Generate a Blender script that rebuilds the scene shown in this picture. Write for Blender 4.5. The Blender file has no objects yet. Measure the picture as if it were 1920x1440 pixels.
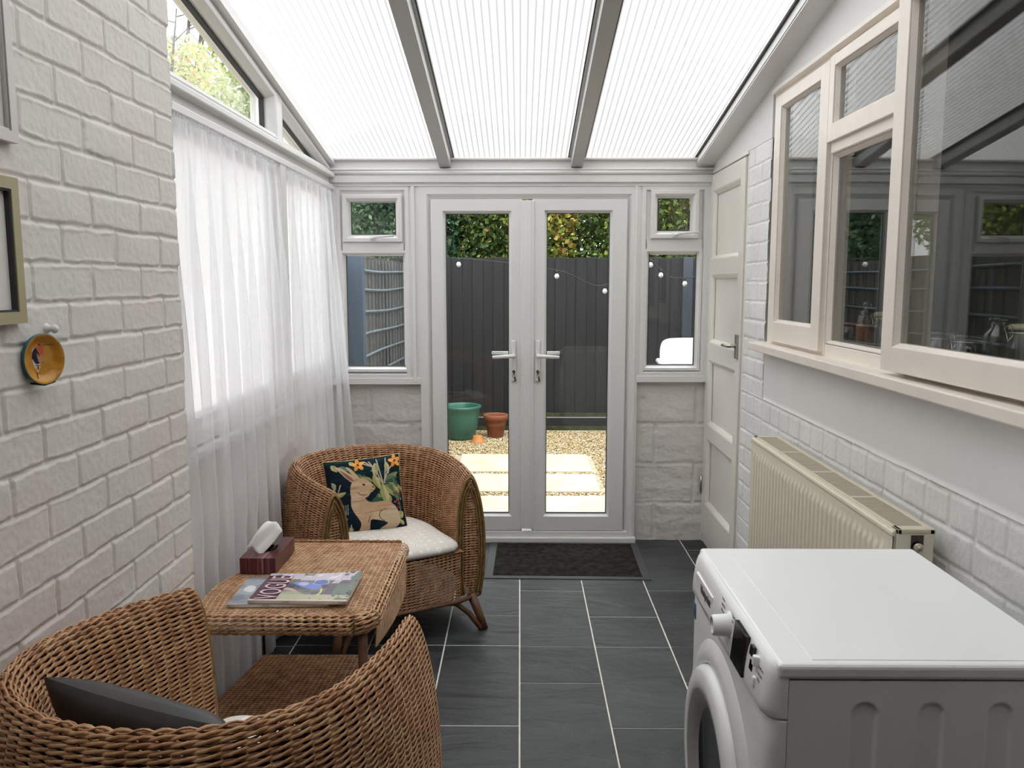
import bpy, bmesh, math, random
import numpy as np
from mathutils import Vector, Matrix
random.seed(7)
rng = np.random.default_rng(11)
SC = bpy.context.scene
COL = SC.collection
PI = math.pi

# ------------------------------------------------------------------ camera, sky, exposure
F_PX = 1550.0
CAM_H = 1.444
PITCH = math.atan(190 / F_PX)
YAW = math.atan(15 / F_PX)
cd = bpy.data.cameras.new('camera'); cam = bpy.data.objects.new('camera', cd); COL.objects.link(cam)
cd.sensor_width = 36.0; cd.lens = 36.0 * F_PX / 1920.0; cd.clip_start = 0.02; cd.clip_end = 200
cam.location = (0, 0, CAM_H); cam.rotation_euler = (PI / 2 - PITCH, 0, YAW)
SC.camera = cam

w = bpy.data.worlds.new('overcast_sky'); SC.world = w; w.use_nodes = True
wn = w.node_tree.nodes; wl = w.node_tree.links
for n in list(wn): wn.remove(n)
wo = wn.new('ShaderNodeOutputWorld'); wb = wn.new('ShaderNodeBackground')
tc = wn.new('ShaderNodeTexCoord'); sx = wn.new('ShaderNodeSeparateXYZ'); rp = wn.new('ShaderNodeValToRGB')
wl.new(tc.outputs['Generated'], sx.inputs[0]); wl.new(sx.outputs['Z'], rp.inputs[0])
rp.color_ramp.elements[0].position = 0.0; rp.color_ramp.elements[0].color = (0.62, 0.625, 0.63, 1)
rp.color_ramp.elements[1].position = 0.9; rp.color_ramp.elements[1].color = (1.62, 1.63, 1.65, 1)
wl.new(rp.outputs[0], wb.inputs['Color']); wb.inputs['Strength'].default_value = 1.0
wl.new(wb.outputs[0], wo.inputs['Surface'])

SC.view_settings.view_transform = 'Standard'; SC.view_settings.look = 'None'
SC.view_settings.gamma = 1.0; SC.view_settings.use_curve_mapping = False
SC.view_settings.exposure = 1.80
cy = SC.cycles
cy.use_denoising = True
cy.max_bounces = 9; cy.diffuse_bounces = 5; cy.glossy_bounces = 3
cy.transmission_bounces = 8; cy.transparent_max_bounces = 24
cy.sample_clamp_indirect = 6.0; cy.caustics_reflective = False; cy.caustics_refractive = False

# ------------------------------------------------------------------ materials
MATS = {}
def S(c):  # sRGB 0-255 -> linear
    return tuple(((v / 255) / 12.92 if v / 255 <= 0.04045 else ((v / 255 + 0.055) / 1.055) ** 2.4) for v in c)
def new_mat(name):
    m = bpy.data.materials.new(name); m.use_nodes = True
    nt = m.node_tree
    for n in list(nt.nodes): nt.nodes.remove(n)
    o = nt.nodes.new('ShaderNodeOutputMaterial')
    MATS[name] = m
    return m, nt, o
def N(nt, t, **kw):
    n = nt.nodes.new(t)
    for k, v in kw.items(): setattr(n, k, v)
    return n
def mat(name, col, rough=0.5, metal=0.0, var=0.0, vscale=8.0, bump=0.0, bscale=60.0, spec=0.5, col2=None,
        coat=0.0, vstretch=(1, 1, 1), detail=4, bdist=0.002):
    m, nt, o = new_mat(name)
    p = N(nt, 'ShaderNodeBsdfPrincipled'); nt.links.new(p.outputs[0], o.inputs[0])
    p.inputs['Roughness'].default_value = rough; p.inputs['Metallic'].default_value = metal
    p.inputs['Specular IOR Level'].default_value = spec; p.inputs['Coat Weight'].default_value = coat
    c = (*col, 1)
    g = N(nt, 'ShaderNodeNewGeometry')
    if var > 0 or col2 is not None:
        mp = N(nt, 'ShaderNodeMapping'); mp.inputs['Scale'].default_value = vstretch
        nt.links.new(g.outputs['Position'], mp.inputs[0])
        nz = N(nt, 'ShaderNodeTexNoise'); nz.inputs['Scale'].default_value = vscale; nz.inputs['Detail'].default_value = detail
        nt.links.new(mp.outputs[0], nz.inputs['Vector'])
        r = N(nt, 'ShaderNodeValToRGB')
        if col2 is None: a = tuple(v * (1 - var) for v in col); b = tuple(min(1, v * (1 + var)) for v in col)
        else: a = col; b = col2
        r.color_ramp.elements[0].position = 0.32; r.color_ramp.elements[0].color = (*a, 1)
        r.color_ramp.elements[1].position = 0.68; r.color_ramp.elements[1].color = (*b, 1)
        nt.links.new(nz.outputs[0], r.inputs[0]); nt.links.new(r.outputs[0], p.inputs['Base Color'])
    else:
        p.inputs['Base Color'].default_value = c
    if bump > 0:
        bz = N(nt, 'ShaderNodeTexNoise'); bz.inputs['Scale'].default_value = bscale; bz.inputs['Detail'].default_value = 5
        nt.links.new(g.outputs['Position'], bz.inputs['Vector'])
        b = N(nt, 'ShaderNodeBump'); b.inputs['Strength'].default_value = bump; b.inputs['Distance'].default_value = bdist
        nt.links.new(bz.outputs[0], b.inputs['Height']); nt.links.new(b.outputs[0], p.inputs['Normal'])
    return m
def attr_mat(name, rough=0.6, bump=0.0, bscale=200, spec=0.4):
    m, nt, o = new_mat(name)
    p = N(nt, 'ShaderNodeBsdfPrincipled'); nt.links.new(p.outputs[0], o.inputs[0])
    a = N(nt, 'ShaderNodeAttribute'); a.attribute_name = 'print'
    nt.links.new(a.outputs['Color'], p.inputs['Base Color'])
    p.inputs['Roughness'].default_value = rough; p.inputs['Specular IOR Level'].default_value = spec
    if bump:
        g = N(nt, 'ShaderNodeNewGeometry')
        bz = N(nt, 'ShaderNodeTexNoise'); bz.inputs['Scale'].default_value = bscale
        nt.links.new(g.outputs['Position'], bz.inputs['Vector'])
        b = N(nt, 'ShaderNodeBump'); b.inputs['Strength'].default_value = bump; b.inputs['Distance'].default_value = 0.001
        nt.links.new(bz.outputs[0], b.inputs['Height']); nt.links.new(b.outputs[0], p.inputs['Normal'])
    return m
def glass_mat(name, tint=(0.96, 0.98, 0.97), r0=0.04, rough=0.0, extra=0.0, gain=1.0):
    # clear pane: straight-through transmission plus Schlick reflection at each face
    m, nt, o = new_mat(name)
    g = N(nt, 'ShaderNodeNewGeometry')
    d = N(nt, 'ShaderNodeVectorMath', operation='DOT_PRODUCT')
    nt.links.new(g.outputs['Incoming'], d.inputs[0]); nt.links.new(g.outputs['Normal'], d.inputs[1])
    ab = N(nt, 'ShaderNodeMath', operation='ABSOLUTE'); nt.links.new(d.outputs['Value'], ab.inputs[0])
    om = N(nt, 'ShaderNodeMath', operation='SUBTRACT'); om.inputs[0].default_value = 1.0; nt.links.new(ab.outputs[0], om.inputs[1])
    pw = N(nt, 'ShaderNodeMath', operation='POWER'); nt.links.new(om.outputs[0], pw.inputs[0]); pw.inputs[1].default_value = 5.0
    ml = N(nt, 'ShaderNodeMath', operation='MULTIPLY_ADD'); nt.links.new(pw.outputs[0], ml.inputs[0])
    ml.inputs[1].default_value = (1 - r0) * gain; ml.inputs[2].default_value = r0 + extra
    ml.use_clamp = True
    t = N(nt, 'ShaderNodeBsdfTransparent'); t.inputs[0].default_value = (*tint, 1)
    gl = N(nt, 'ShaderNodeBsdfGlossy'); gl.inputs['Roughness'].default_value = rough
    mx = N(nt, 'ShaderNodeMixShader')
    nt.links.new(ml.outputs[0], mx.inputs[0]); nt.links.new(t.outputs[0], mx.inputs[1]); nt.links.new(gl.outputs[0], mx.inputs[2])
    nt.links.new(mx.outputs[0], o.inputs[0])
    return m

UPVC = mat('white_upvc', (0.745, 0.738, 0.728), rough=0.32, spec=0.45)
UPVC_D = mat('grey_gasket', (0.03, 0.03, 0.033), rough=0.6)
PAINT_L = mat('painted_brick_warm', (0.74, 0.685, 0.655), rough=0.62, col2=(0.71, 0.70, 0.65), vscale=4.5, detail=1, bump=0.35, bscale=140, bdist=0.0015)
PAINT_R = mat('painted_brick_cool', (0.76, 0.755, 0.75), rough=0.5, var=0.04, vscale=7, bump=0.45, bscale=120, bdist=0.0018)
PAINT_B = mat('painted_block', (0.68, 0.65, 0.62), rough=0.6, var=0.05, vscale=6, bump=0.6, bscale=45, bdist=0.003)
RENDER_W = mat('smooth_white_render', (0.76, 0.75, 0.745), rough=0.6, var=0.02, vscale=3, bump=0.15, bscale=30, bdist=0.002)
SILLM = mat('cream_gloss_paint', (0.80, 0.735, 0.665), rough=0.32, var=0.03, vscale=10, bump=0.25, bscale=70, bdist=0.0012, spec=0.5)
DOORP = mat('ivory_gloss_paint', (0.76, 0.73, 0.67), rough=0.3, var=0.02, vscale=5, bump=0.12, bscale=25, bdist=0.002)
RAD = mat('cream_enamel', (0.70, 0.655, 0.53), rough=0.4)
RAD_D = mat('radiator_inside', (0.25, 0.21, 0.16), rough=0.8)
CHROME = mat('chrome', (0.75, 0.75, 0.76), rough=0.15, metal=1.0)
STEEL = mat('brushed_steel', (0.5, 0.49, 0.47), rough=0.35, metal=1.0)
DARKMET = mat('dark_key_metal', (0.12, 0.10, 0.09), rough=0.4, metal=0.8)
BLACK = mat('black_metal', (0.012, 0.012, 0.013), rough=0.4)
WHITE_APP = mat('white_appliance', (0.88, 0.885, 0.89), rough=0.22, spec=0.5)
APP_DARK = mat('black_display', (0.006, 0.006, 0.007), rough=0.12)
APP_GREY = mat('grey_print', (0.22, 0.22, 0.24), rough=0.5)
PORTHOLE = mat('porthole_glass', (0.005, 0.006, 0.007), rough=0.08, spec=0.35)
RINGGREY = mat('grey_door_ring', (0.33, 0.325, 0.32), rough=0.3)
SLATE = None
GLASS = glass_mat('window_glass', r0=0.034)
def frost_mat():
    m, nt, o = new_mat('obscured_glass')
    tl = N(nt, 'ShaderNodeBsdfTranslucent'); tl.inputs[0].default_value = (.72, .725, .73, 1)
    tp = N(nt, 'ShaderNodeBsdfTransparent'); tp.inputs[0].default_value = (.72, .725, .73, 1)
    gl = N(nt, 'ShaderNodeBsdfGlossy'); gl.inputs['Roughness'].default_value = .15
    a = N(nt, 'ShaderNodeMixShader'); a.inputs[0].default_value = .35
    nt.links.new(tl.outputs[0], a.inputs[1]); nt.links.new(tp.outputs[0], a.inputs[2])
    b = N(nt, 'ShaderNodeMixShader'); b.inputs[0].default_value = .04
    nt.links.new(a.outputs[0], b.inputs[1]); nt.links.new(gl.outputs[0], b.inputs[2]); nt.links.new(b.outputs[0], o.inputs[0])
    return m
FROST = frost_mat()
GLASS_K = glass_mat('kitchen_glass', tint=(0.93, 0.94, 0.92), r0=0.055, gain=1.35)
JARGLASS = glass_mat('jar_glass', tint=(0.86, 0.89, 0.88), r0=0.07, extra=0.03, rough=0.02)
RUBBER = mat('grey_rubber', (0.045, 0.048, 0.05), rough=0.6)
MATPILE = mat('black_mat_pile', (0.012, 0.011, 0.010), rough=0.95, bump=1.0, bscale=260, bdist=0.006, col2=(0.036, 0.030, 0.025), vscale=30, spec=0.1)
CREAMFAB = None
WOODLEG = mat('brown_cane', (0.12, 0.05, 0.022), rough=0.4, var=0.3, vscale=30, spec=0.5)
OLIVECANE = mat('olive_braid', (0.23, 0.135, 0.045), rough=0.5, var=0.3, vscale=60, bump=0.5, bscale=300, bdist=0.001)
TISSUE = mat('tissue_paper', (0.86, 0.85, 0.83), rough=0.9)
DKFAB = mat('charcoal_faux_leather', (0.034, 0.033, 0.033), rough=0.42, var=0.15, vscale=12, bump=0.3, bscale=60)

def wicker_mat(name, a, b, c):
    m, nt, o = new_mat(name)
    p = N(nt, 'ShaderNodeBsdfPrincipled'); nt.links.new(p.outputs[0], o.inputs[0])
    p.inputs['Roughness'].default_value = 0.42; p.inputs['Specular IOR Level'].default_value = 0.4
    tcn = N(nt, 'ShaderNodeTexCoord')
    nz = N(nt, 'ShaderNodeTexNoise'); nz.inputs['Scale'].default_value = 26; nz.inputs['Detail'].default_value = 6
    nz.inputs['Roughness'].default_value = 0.7
    nt.links.new(tcn.outputs['Object'], nz.inputs['Vector'])
    r = N(nt, 'ShaderNodeValToRGB'); e = r.color_ramp.elements
    e[0].position = 0.33; e[0].color = (*a, 1); e[1].position = 0.72; e[1].color = (*c, 1)
    x = e.new(0.5); x.color = (*b, 1)
    nt.links.new(nz.outputs[0], r.inputs[0]); nt.links.new(r.outputs[0], p.inputs['Base Color'])
    return m
WICKER = wicker_mat('woven_cane', (0.30, 0.135, 0.065), (0.47, 0.25, 0.125), (0.66, 0.43, 0.24))
WICKER_T = wicker_mat('woven_cane_light', (0.36, 0.18, 0.09), (0.56, 0.33, 0.18), (0.74, 0.52, 0.31))

def slate_mat():
    m, nt, o = new_mat('riven_slate')
    p = N(nt, 'ShaderNodeBsdfPrincipled'); nt.links.new(p.outputs[0], o.inputs[0])
    p.inputs['Specular IOR Level'].default_value = 0.45
    g = N(nt, 'ShaderNodeNewGeometry')
    oi = N(nt, 'ShaderNodeAttribute'); oi.attribute_name = 'tile'
    n1 = N(nt, 'ShaderNodeTexNoise'); n1.inputs['Scale'].default_value = 3.5; n1.inputs['Detail'].default_value = 7; n1.inputs['Distortion'].default_value = 1.2
    n1.noise_dimensions = '4D'
    sc = N(nt, 'ShaderNodeMath', operation='MULTIPLY'); sc.inputs[1].default_value = 37.0
    nt.links.new(oi.outputs['Fac'], sc.inputs[0]); nt.links.new(sc.outputs[0], n1.inputs['W'])
    mp = N(nt, 'ShaderNodeMapping'); mp.inputs['Scale'].default_value = (1, 2.4, 1)
    nt.links.new(g.outputs['Position'], mp.inputs[0]); nt.links.new(mp.outputs[0], n1.inputs['Vector'])
    r = N(nt, 'ShaderNodeValToRGB'); e = r.color_ramp.elements
    e[0].position = 0.3; e[0].color = (0.016, 0.018, 0.021, 1); e[1].position = 0.72; e[1].color = (0.056, 0.060, 0.063, 1)
    nt.links.new(n1.outputs[0], r.inputs[0])
    mu = N(nt, 'ShaderNodeMix', data_type='RGBA', blend_type='MULTIPLY'); mu.inputs[0].default_value = 1.0
    tr = N(nt, 'ShaderNodeMapRange'); tr.inputs[3].default_value = 0.7; tr.inputs[4].default_value = 1.25
    nt.links.new(oi.outputs['Fac'], tr.inputs[0])
    nt.links.new(r.outputs[0], mu.inputs[6]); nt.links.new(tr.outputs[0], mu.inputs[7]); nt.links.new(mu.outputs[2], p.inputs['Base Color'])
    rr = N(nt, 'ShaderNodeMapRange'); rr.inputs[3].default_value = 0.36; rr.inputs[4].default_value = 0.6
    nt.links.new(n1.outputs[0], rr.inputs[0]); nt.links.new(rr.outputs[0], p.inputs['Roughness'])
    b = N(nt, 'ShaderNodeBump'); b.inputs['Strength'].default_value = 0.8; b.inputs['Distance'].default_value = 0.014
    nt.links.new(n1.outputs[0], b.inputs['Height'])
    n2 = N(nt, 'ShaderNodeTexNoise'); n2.inputs['Scale'].default_value = 60; n2.inputs['Detail'].default_value = 4
    nt.links.new(g.outputs['Position'], n2.inputs['Vector'])
    b2 = N(nt, 'ShaderNodeBump'); b2.inputs['Strength'].default_value = 0.25; b2.inputs['Distance'].default_value = 0.0015
    nt.links.new(n2.outputs[0], b2.inputs['Height']); nt.links.new(b.outputs[0], b2.inputs['Normal']); nt.links.new(b2.outputs[0], p.inputs['Normal'])
    return m
SLATE = slate_mat()
GROUT = mat('pale_grout', (0.80, 0.76, 0.69), rough=0.8, var=0.1, vscale=20)

def polycarb_mat():
    # twin-wall sheet: milky, the dividing webs (every 22 mm across) are denser than the cells
    m, nt, o = new_mat('opal_twinwall_polycarbonate')
    tcn = N(nt, 'ShaderNodeTexCoord'); sp = N(nt, 'ShaderNodeSeparateXYZ'); nt.links.new(tcn.outputs['Object'], sp.inputs[0])
    md = N(nt, 'ShaderNodeMath', operation='MULTIPLY'); md.inputs[1].default_value = 1 / 0.027; nt.links.new(sp.outputs['X'], md.inputs[0])
    fr = N(nt, 'ShaderNodeMath', operation='FRACT'); nt.links.new(md.outputs[0], fr.inputs[0])
    pp = N(nt, 'ShaderNodeMath', operation='PINGPONG'); pp.inputs[1].default_value = 0.5; nt.links.new(fr.outputs[0], pp.inputs[0])
    r = N(nt, 'ShaderNodeMapRange'); r.inputs[1].default_value = 0.09; r.inputs[2].default_value = 0.30
    r.inputs[3].default_value = 0.0; r.inputs[4].default_value = 1.0; nt.links.new(pp.outputs[0], r.inputs[0])
    c = N(nt, 'ShaderNodeMix', data_type='RGBA'); nt.links.new(r.outputs[0], c.inputs[0])
    c.inputs[6].default_value = (0.34, 0.34, 0.335, 1); c.inputs[7].default_value = (0.90, 0.90, 0.895, 1)
    # grime towards the eaves end of the sheets (a stain with a shape of its own)
    nz = N(nt, 'ShaderNodeTexNoise'); nz.inputs['Scale'].default_value = 3.0; nt.links.new(tcn.outputs['Object'], nz.inputs['Vector'])
    ad = N(nt, 'ShaderNodeMath', operation='MULTIPLY_ADD'); ad.inputs[1].default_value = 0.25; nt.links.new(nz.outputs[0], ad.inputs[0]); nt.links.new(sp.outputs['Y'], ad.inputs[2])
    gr = N(nt, 'ShaderNodeMapRange'); gr.inputs[1].default_value = 4.52; gr.inputs[2].default_value = 4.70
    gr.inputs[3].default_value = 0.0; gr.inputs[4].default_value = 0.35; nt.links.new(ad.outputs[0], gr.inputs[0])
    c2 = N(nt, 'ShaderNodeMix', data_type='RGBA'); nt.links.new(gr.outputs[0], c2.inputs[0]); nt.links.new(c.outputs[2], c2.inputs[6])
    c2.inputs[7].default_value = (0.55, 0.48, 0.40, 1)
    tl = N(nt, 'ShaderNodeBsdfTranslucent'); nt.links.new(c2.outputs[2], tl.inputs[0])
    tp = N(nt, 'ShaderNodeBsdfTransparent'); nt.links.new(c2.outputs[2], tp.inputs[0])
    m1 = N(nt, 'ShaderNodeMixShader'); m1.inputs[0].default_value = 0.42
    nt.links.new(tl.outputs[0], m1.inputs[1]); nt.links.new(tp.outputs[0], m1.inputs[2])
    gl = N(nt, 'ShaderNodeBsdfGlossy'); gl.inputs['Roughness'].default_value = 0.25
    m2 = N(nt, 'ShaderNodeMixShader'); m2.inputs[0].default_value = 0.04
    nt.links.new(m1.outputs[0], m2.inputs[1]); nt.links.new(gl.outputs[0], m2.inputs[2]); nt.links.new(m2.outputs[0], o.inputs[0])
    return m
POLY = polycarb_mat()

def sheer_mat():
    m, nt, o = new_mat('sheer_voile')
    tl = N(nt, 'ShaderNodeBsdfTranslucent'); tl.inputs[0].default_value = (0.93, 0.93, 0.96, 1)
    df = N(nt, 'ShaderNodeBsdfDiffuse'); df.inputs[0].default_value = (0.90, 0.90, 0.93, 1)
    tp = N(nt, 'ShaderNodeBsdfTransparent')
    g = N(nt, 'ShaderNodeNewGeometry'); d = N(nt, 'ShaderNodeVectorMath', operation='DOT_PRODUCT')
    nt.links.new(g.outputs['Incoming'], d.inputs[0]); nt.links.new(g.outputs['Normal'], d.inputs[1])
    ab = N(nt, 'ShaderNodeMath', operation='ABSOLUTE'); nt.links.new(d.outputs['Value'], ab.inputs[0])
    # open weave: seen obliquely the threads close up
    mr = N(nt, 'ShaderNodeMapRange'); mr.inputs[1].default_value = 0.0; mr.inputs[2].default_value = 0.8
    mr.inputs[3].default_value = 0.02; mr.inputs[4].default_value = 0.66; nt.links.new(ab.outputs[0], mr.inputs[0])
    a = N(nt, 'ShaderNodeMixShader'); a.inputs[0].default_value = 0.5
    nt.links.new(tl.outputs[0], a.inputs[1]); nt.links.new(df.outputs[0], a.inputs[2])
    b = N(nt, 'ShaderNodeMixShader'); nt.links.new(mr.outputs[0], b.inputs[0]); nt.links.new(a.outputs[0], b.inputs[1]); nt.links.new(tp.outputs[0], b.inputs[2])
    nt.links.new(b.outputs[0], o.inputs[0])
    return m
SHEER = sheer_mat()

def leaf_mat(name, cols, scale=9.0, trans=0.35):
    m, nt, o = new_mat(name)
    a = N(nt, 'ShaderNodeAttribute'); a.attribute_name = 'leaf'
    r = N(nt, 'ShaderNodeValToRGB'); e = r.color_ramp.elements; r.color_ramp.interpolation = 'CONSTANT'
    e[0].position = 0; e[0].color = (*cols[0][1], 1); e[1].position = cols[1][0]; e[1].color = (*cols[1][1], 1)
    for p_, c_ in cols[2:]:
        x = e.new(p_); x.color = (*c_, 1)
    nt.links.new(a.outputs['Fac'], r.inputs[0])
    df = N(nt, 'ShaderNodeBsdfPrincipled'); df.inputs['Roughness'].default_value = 0.5; df.inputs['Specular IOR Level'].default_value = 0.3
    tl = N(nt, 'ShaderNodeBsdfTranslucent'); nt.links.new(r.outputs[0], df.inputs[0]); nt.links.new(r.outputs[0], tl.inputs[0])
    mx = N(nt, 'ShaderNodeMixShader'); mx.inputs[0].default_value = trans
    nt.links.new(df.outputs[0], mx.inputs[1]); nt.links.new(tl.outputs[0], mx.inputs[2]); nt.links.new(mx.outputs[0], o.inputs[0])
    return m

# ------------------------------------------------------------------ mesh helpers
def link(o, parent=None):
    COL.objects.link(o)
    if parent is not None: o.parent = parent
    return o
def npmesh(name, v, f, m, parent=None, smooth=False, attrs=None):
    v = np.asarray(v, dtype=np.float32).reshape(-1, 3); f = np.asarray(f, dtype=np.int32)
    k = f.shape[1]; me = bpy.data.meshes.new(name)
    me.vertices.add(len(v)); me.vertices.foreach_set('co', v.ravel())
    me.loops.add(f.size); me.loops.foreach_set('vertex_index', f.ravel())
    me.polygons.add(len(f)); me.polygons.foreach_set('loop_start', np.arange(0, f.size, k, dtype=np.int32))
    me.polygons.foreach_set('loop_total', np.full(len(f), k, dtype=np.int32))
    if smooth: me.polygons.foreach_set('use_smooth', np.ones(len(f), dtype=bool))
    me.update(calc_edges=True); me.validate()
    if attrs:
        for an, (tp, arr) in attrs.items():
            at = me.attributes.new(an, tp, 'POINT')
            at.data.foreach_set('color' if 'COLOR' in tp else 'value', np.asarray(arr, dtype=np.float32).ravel())
    for mm in (m if isinstance(m, (list, tuple)) else [m]): me.materials.append(mm)
    return link(bpy.data.objects.new(name, me), parent)
def grid_faces(nu, nv, base=0, wrap_v=False):
    i = np.arange(nu - 1)[:, None]; j = np.arange(nv if wrap_v else nv - 1)[None, :]
    j2 = (j + 1) % nv
    a = i * nv + j; b = (i + 1) * nv + j; c = (i + 1) * nv + j2; d = i * nv + j2
    return (np.stack(np.broadcast_arrays(a, b, c, d), -1).reshape(-1, 4) + base).astype(np.int32)

class MB:
    def __init__(s): s.bm = bmesh.new()
    def box(s, x0, x1, y0, y1, z0, z1, bev=0.0, seg=2, mi=0, rot=None, piv=None):
        r = bmesh.ops.create_cube(s.bm, size=1.0); vs = r['verts']
        for v in vs:
            v.co = Vector(((x0 + x1) / 2 + v.co.x * abs(x1 - x0), (y0 + y1) / 2 + v.co.y * abs(y1 - y0), (z0 + z1) / 2 + v.co.z * abs(z1 - z0)))
        fs = set(f for v in vs for f in v.link_faces)
        if bev > 0:
            es = list(set(e for v in vs for e in v.link_edges))
            rb = bmesh.ops.bevel(s.bm, geom=es, offset=bev, segments=seg, profile=0.5, affect='EDGES')
            vs = list(rb['verts']); fs = set(f for v in vs for f in v.link_faces)
        if rot is not None:
            bmesh.ops.rotate(s.bm, cent=piv or (0, 0, 0), matrix=rot, verts=vs)
        for f in fs:
            f.material_index = mi
            if bev > 0: f.smooth = False
        return s
    def tube(s, pts, r, n=8, mi=0, cap=True, closed=False):
        P = [Vector(p) for p in pts]; rs = r if isinstance(r, (list, tuple)) else [r] * len(P)
        rings = []; up = None
        L = len(P)
        for i, p in enumerate(P):
            if closed: t = (P[(i + 1) % L] - P[i - 1])
            else: t = (P[min(i + 1, L - 1)] - P[max(i - 1, 0)])
            t.normalize()
            if up is None:
                up = Vector((0, 0, 1)) if abs(t.z) < 0.9 else Vector((1, 0, 0))
            a = up - t * up.dot(t)
            if a.length < 1e-5: a = t.orthogonal()
            a.normalize(); up = a; b = t.cross(a)
            rings.append([s.bm.verts.new(p + a * math.cos(2 * PI * k / n) * rs[i] + b * math.sin(2 * PI * k / n) * rs[i]) for k in range(n)])
        rng_ = range(L) if closed else range(L - 1)
        for i in rng_:
            A, B = rings[i], rings[(i + 1) % L]
            for k in range(n):
                f = s.bm.faces.new((A[k], A[(k + 1) % n], B[(k + 1) % n], B[k])); f.smooth = True; f.material_index = mi
        if cap and not closed:
            f = s.bm.faces.new(rings[0][::-1]); f.material_index = mi
            f = s.bm.faces.new(rings[-1]); f.material_index = mi
        return s
    def lathe(s, prof, n=24, c=(0, 0, 0), axis='Z', mi=0, smooth=True, cap=False):
        rings = []
        for (r, z) in prof:
            ring = []
            for k in range(n):
                a = 2 * PI * k / n; x, y = r * math.cos(a), r * math.sin(a)
                p = {'Z': (x, y, z), 'X': (z, x, y), 'Y': (y, z, x)}[axis]
                ring.append(s.bm.verts.new((c[0] + p[0], c[1] + p[1], c[2] + p[2])))
            rings.append(ring)
        for A, B in zip(rings, rings[1:]):
            for k in range(n):
                f = s.bm.faces.new((A[k], A[(k + 1) % n], B[(k + 1) % n], B[k])); f.smooth = smooth; f.material_index = mi
        for R_, (r, z), rev in ((rings[0], prof[0], True), (rings[-1], prof[-1], False)):
            if cap and r > 1e-6:
                f = s.bm.faces.new(R_[::-1] if rev else R_); f.material_index = mi
        return s
    def poly(s, pts, mi=0):
        f = s.bm.faces.new([s.bm.verts.new(p) for p in pts]); f.material_index = mi
        return s
    def prism(s, pts, vec, mi=0):
        A = [s.bm.verts.new(p) for p in pts]; B = [s.bm.verts.new(Vector(p) + Vector(vec)) for p in pts]
        n = len(A)
        s.bm.faces.new(A[::-1]).material_index = mi; s.bm.faces.new(B).material_index = mi
        for k in range(n):
            s.bm.faces.new((A[k], A[(k + 1) % n], B[(k + 1) % n], B[k])).material_index = mi
        return s
    def ring(s, pts, prof, mp, mi=0):
        """mitred frame: polygon pts (u,v) CCW, profile [(inset, height)], closed loop; mp(u,v,h) -> world"""
        P = [np.array(p, float) for p in pts]; n = len(P)
        def off(d):
            out = []
            for i in range(n):
                a, b, c = P[i - 1], P[i], P[(i + 1) % n]
                e1 = (b - a) / np.linalg.norm(b - a); e2 = (c - b) / np.linalg.norm(c - b)
                n1 = np.array([-e1[1], e1[0]]); n2 = np.array([-e2[1], e2[0]])
                k = n1 + n2; k = k / (1 + n1.dot(n2)); out.append(b + k * d)
            return out
        loops = [[s.bm.verts.new(mp(q[0], q[1], h)) for q in off(d)] for (d, h) in prof]
        m = len(loops)
        for j in range(m):
            A, B = loops[j], loops[(j + 1) % m]
            for k in range(n):
                f = s.bm.faces.new((A[k], A[(k + 1) % n], B[(k + 1) % n], B[k])); f.material_index = mi
        return s
    def build(s, name, m, parent=None, normals=True):
        if normals: bmesh.ops.recalc_face_normals(s.bm, faces=s.bm.faces)
        me = bpy.data.meshes.new(name); s.bm.to_mesh(me); s.bm.free()
        for mm in (m if isinstance(m, (list, tuple)) else [m]): me.materials.append(mm)
        return link(bpy.data.objects.new(name, me), parent)

def thing(name, label, cat, loc=(0, 0, 0), rz=0.0, group=None, scale=1.0):
    o = bpy.data.objects.new(name, None); COL.objects.link(o); o.empty_display_size = 0.1
    o.location = loc; o.rotation_euler = (0, 0, rz); o.scale = (scale,) * 3
    return tag(o, label, cat, group)
def tag(o, label, cat, group=None, kind=None):
    o['label'] = label; o['category'] = cat
    if group: o['group'] = group
    if kind: o['kind'] = kind
    return o
def struct(o, label=None, cat=None):
    o['kind'] = 'structure'
    if label: o['label'] = label
    if cat: o['category'] = cat
    return o
def sempty(name, label, cat):
    o = bpy.data.objects.new(name, None); COL.objects.link(o)
    return struct(o, label, cat)
def plabel(o, l): o['label'] = l; return o

def catmull(P, n, closed=False):
    P = np.array(P, float); L = len(P)
    if closed: Q = np.vstack([P[-1], P, P[0], P[1]]); segs = L
    else: Q = np.vstack([2 * P[0] - P[1], P, 2 * P[-1] - P[-2]]); segs = L - 1
    out = []
    for i in range(segs):
        p0, p1, p2, p3 = Q[i:i + 4]
        t = np.linspace(0, 1, 24, endpoint=False)[:, None]
        out.append(0.5 * (2 * p1 + (p2 - p0) * t + (2 * p0 - 5 * p1 + 4 * p2 - p3) * t ** 2 + (-p0 + 3 * p1 - 3 * p2 + p3) * t ** 3))
    out = np.vstack(out + [P[:1] if closed else P[-1:]])
    d = np.r_[0, np.cumsum(np.linalg.norm(np.diff(out, axis=0), axis=1))]
    s = np.linspace(0, d[-1], n)
    return np.stack([np.interp(s, d, out[:, k]) for k in range(P.shape[1])], 1), d[-1]

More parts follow.
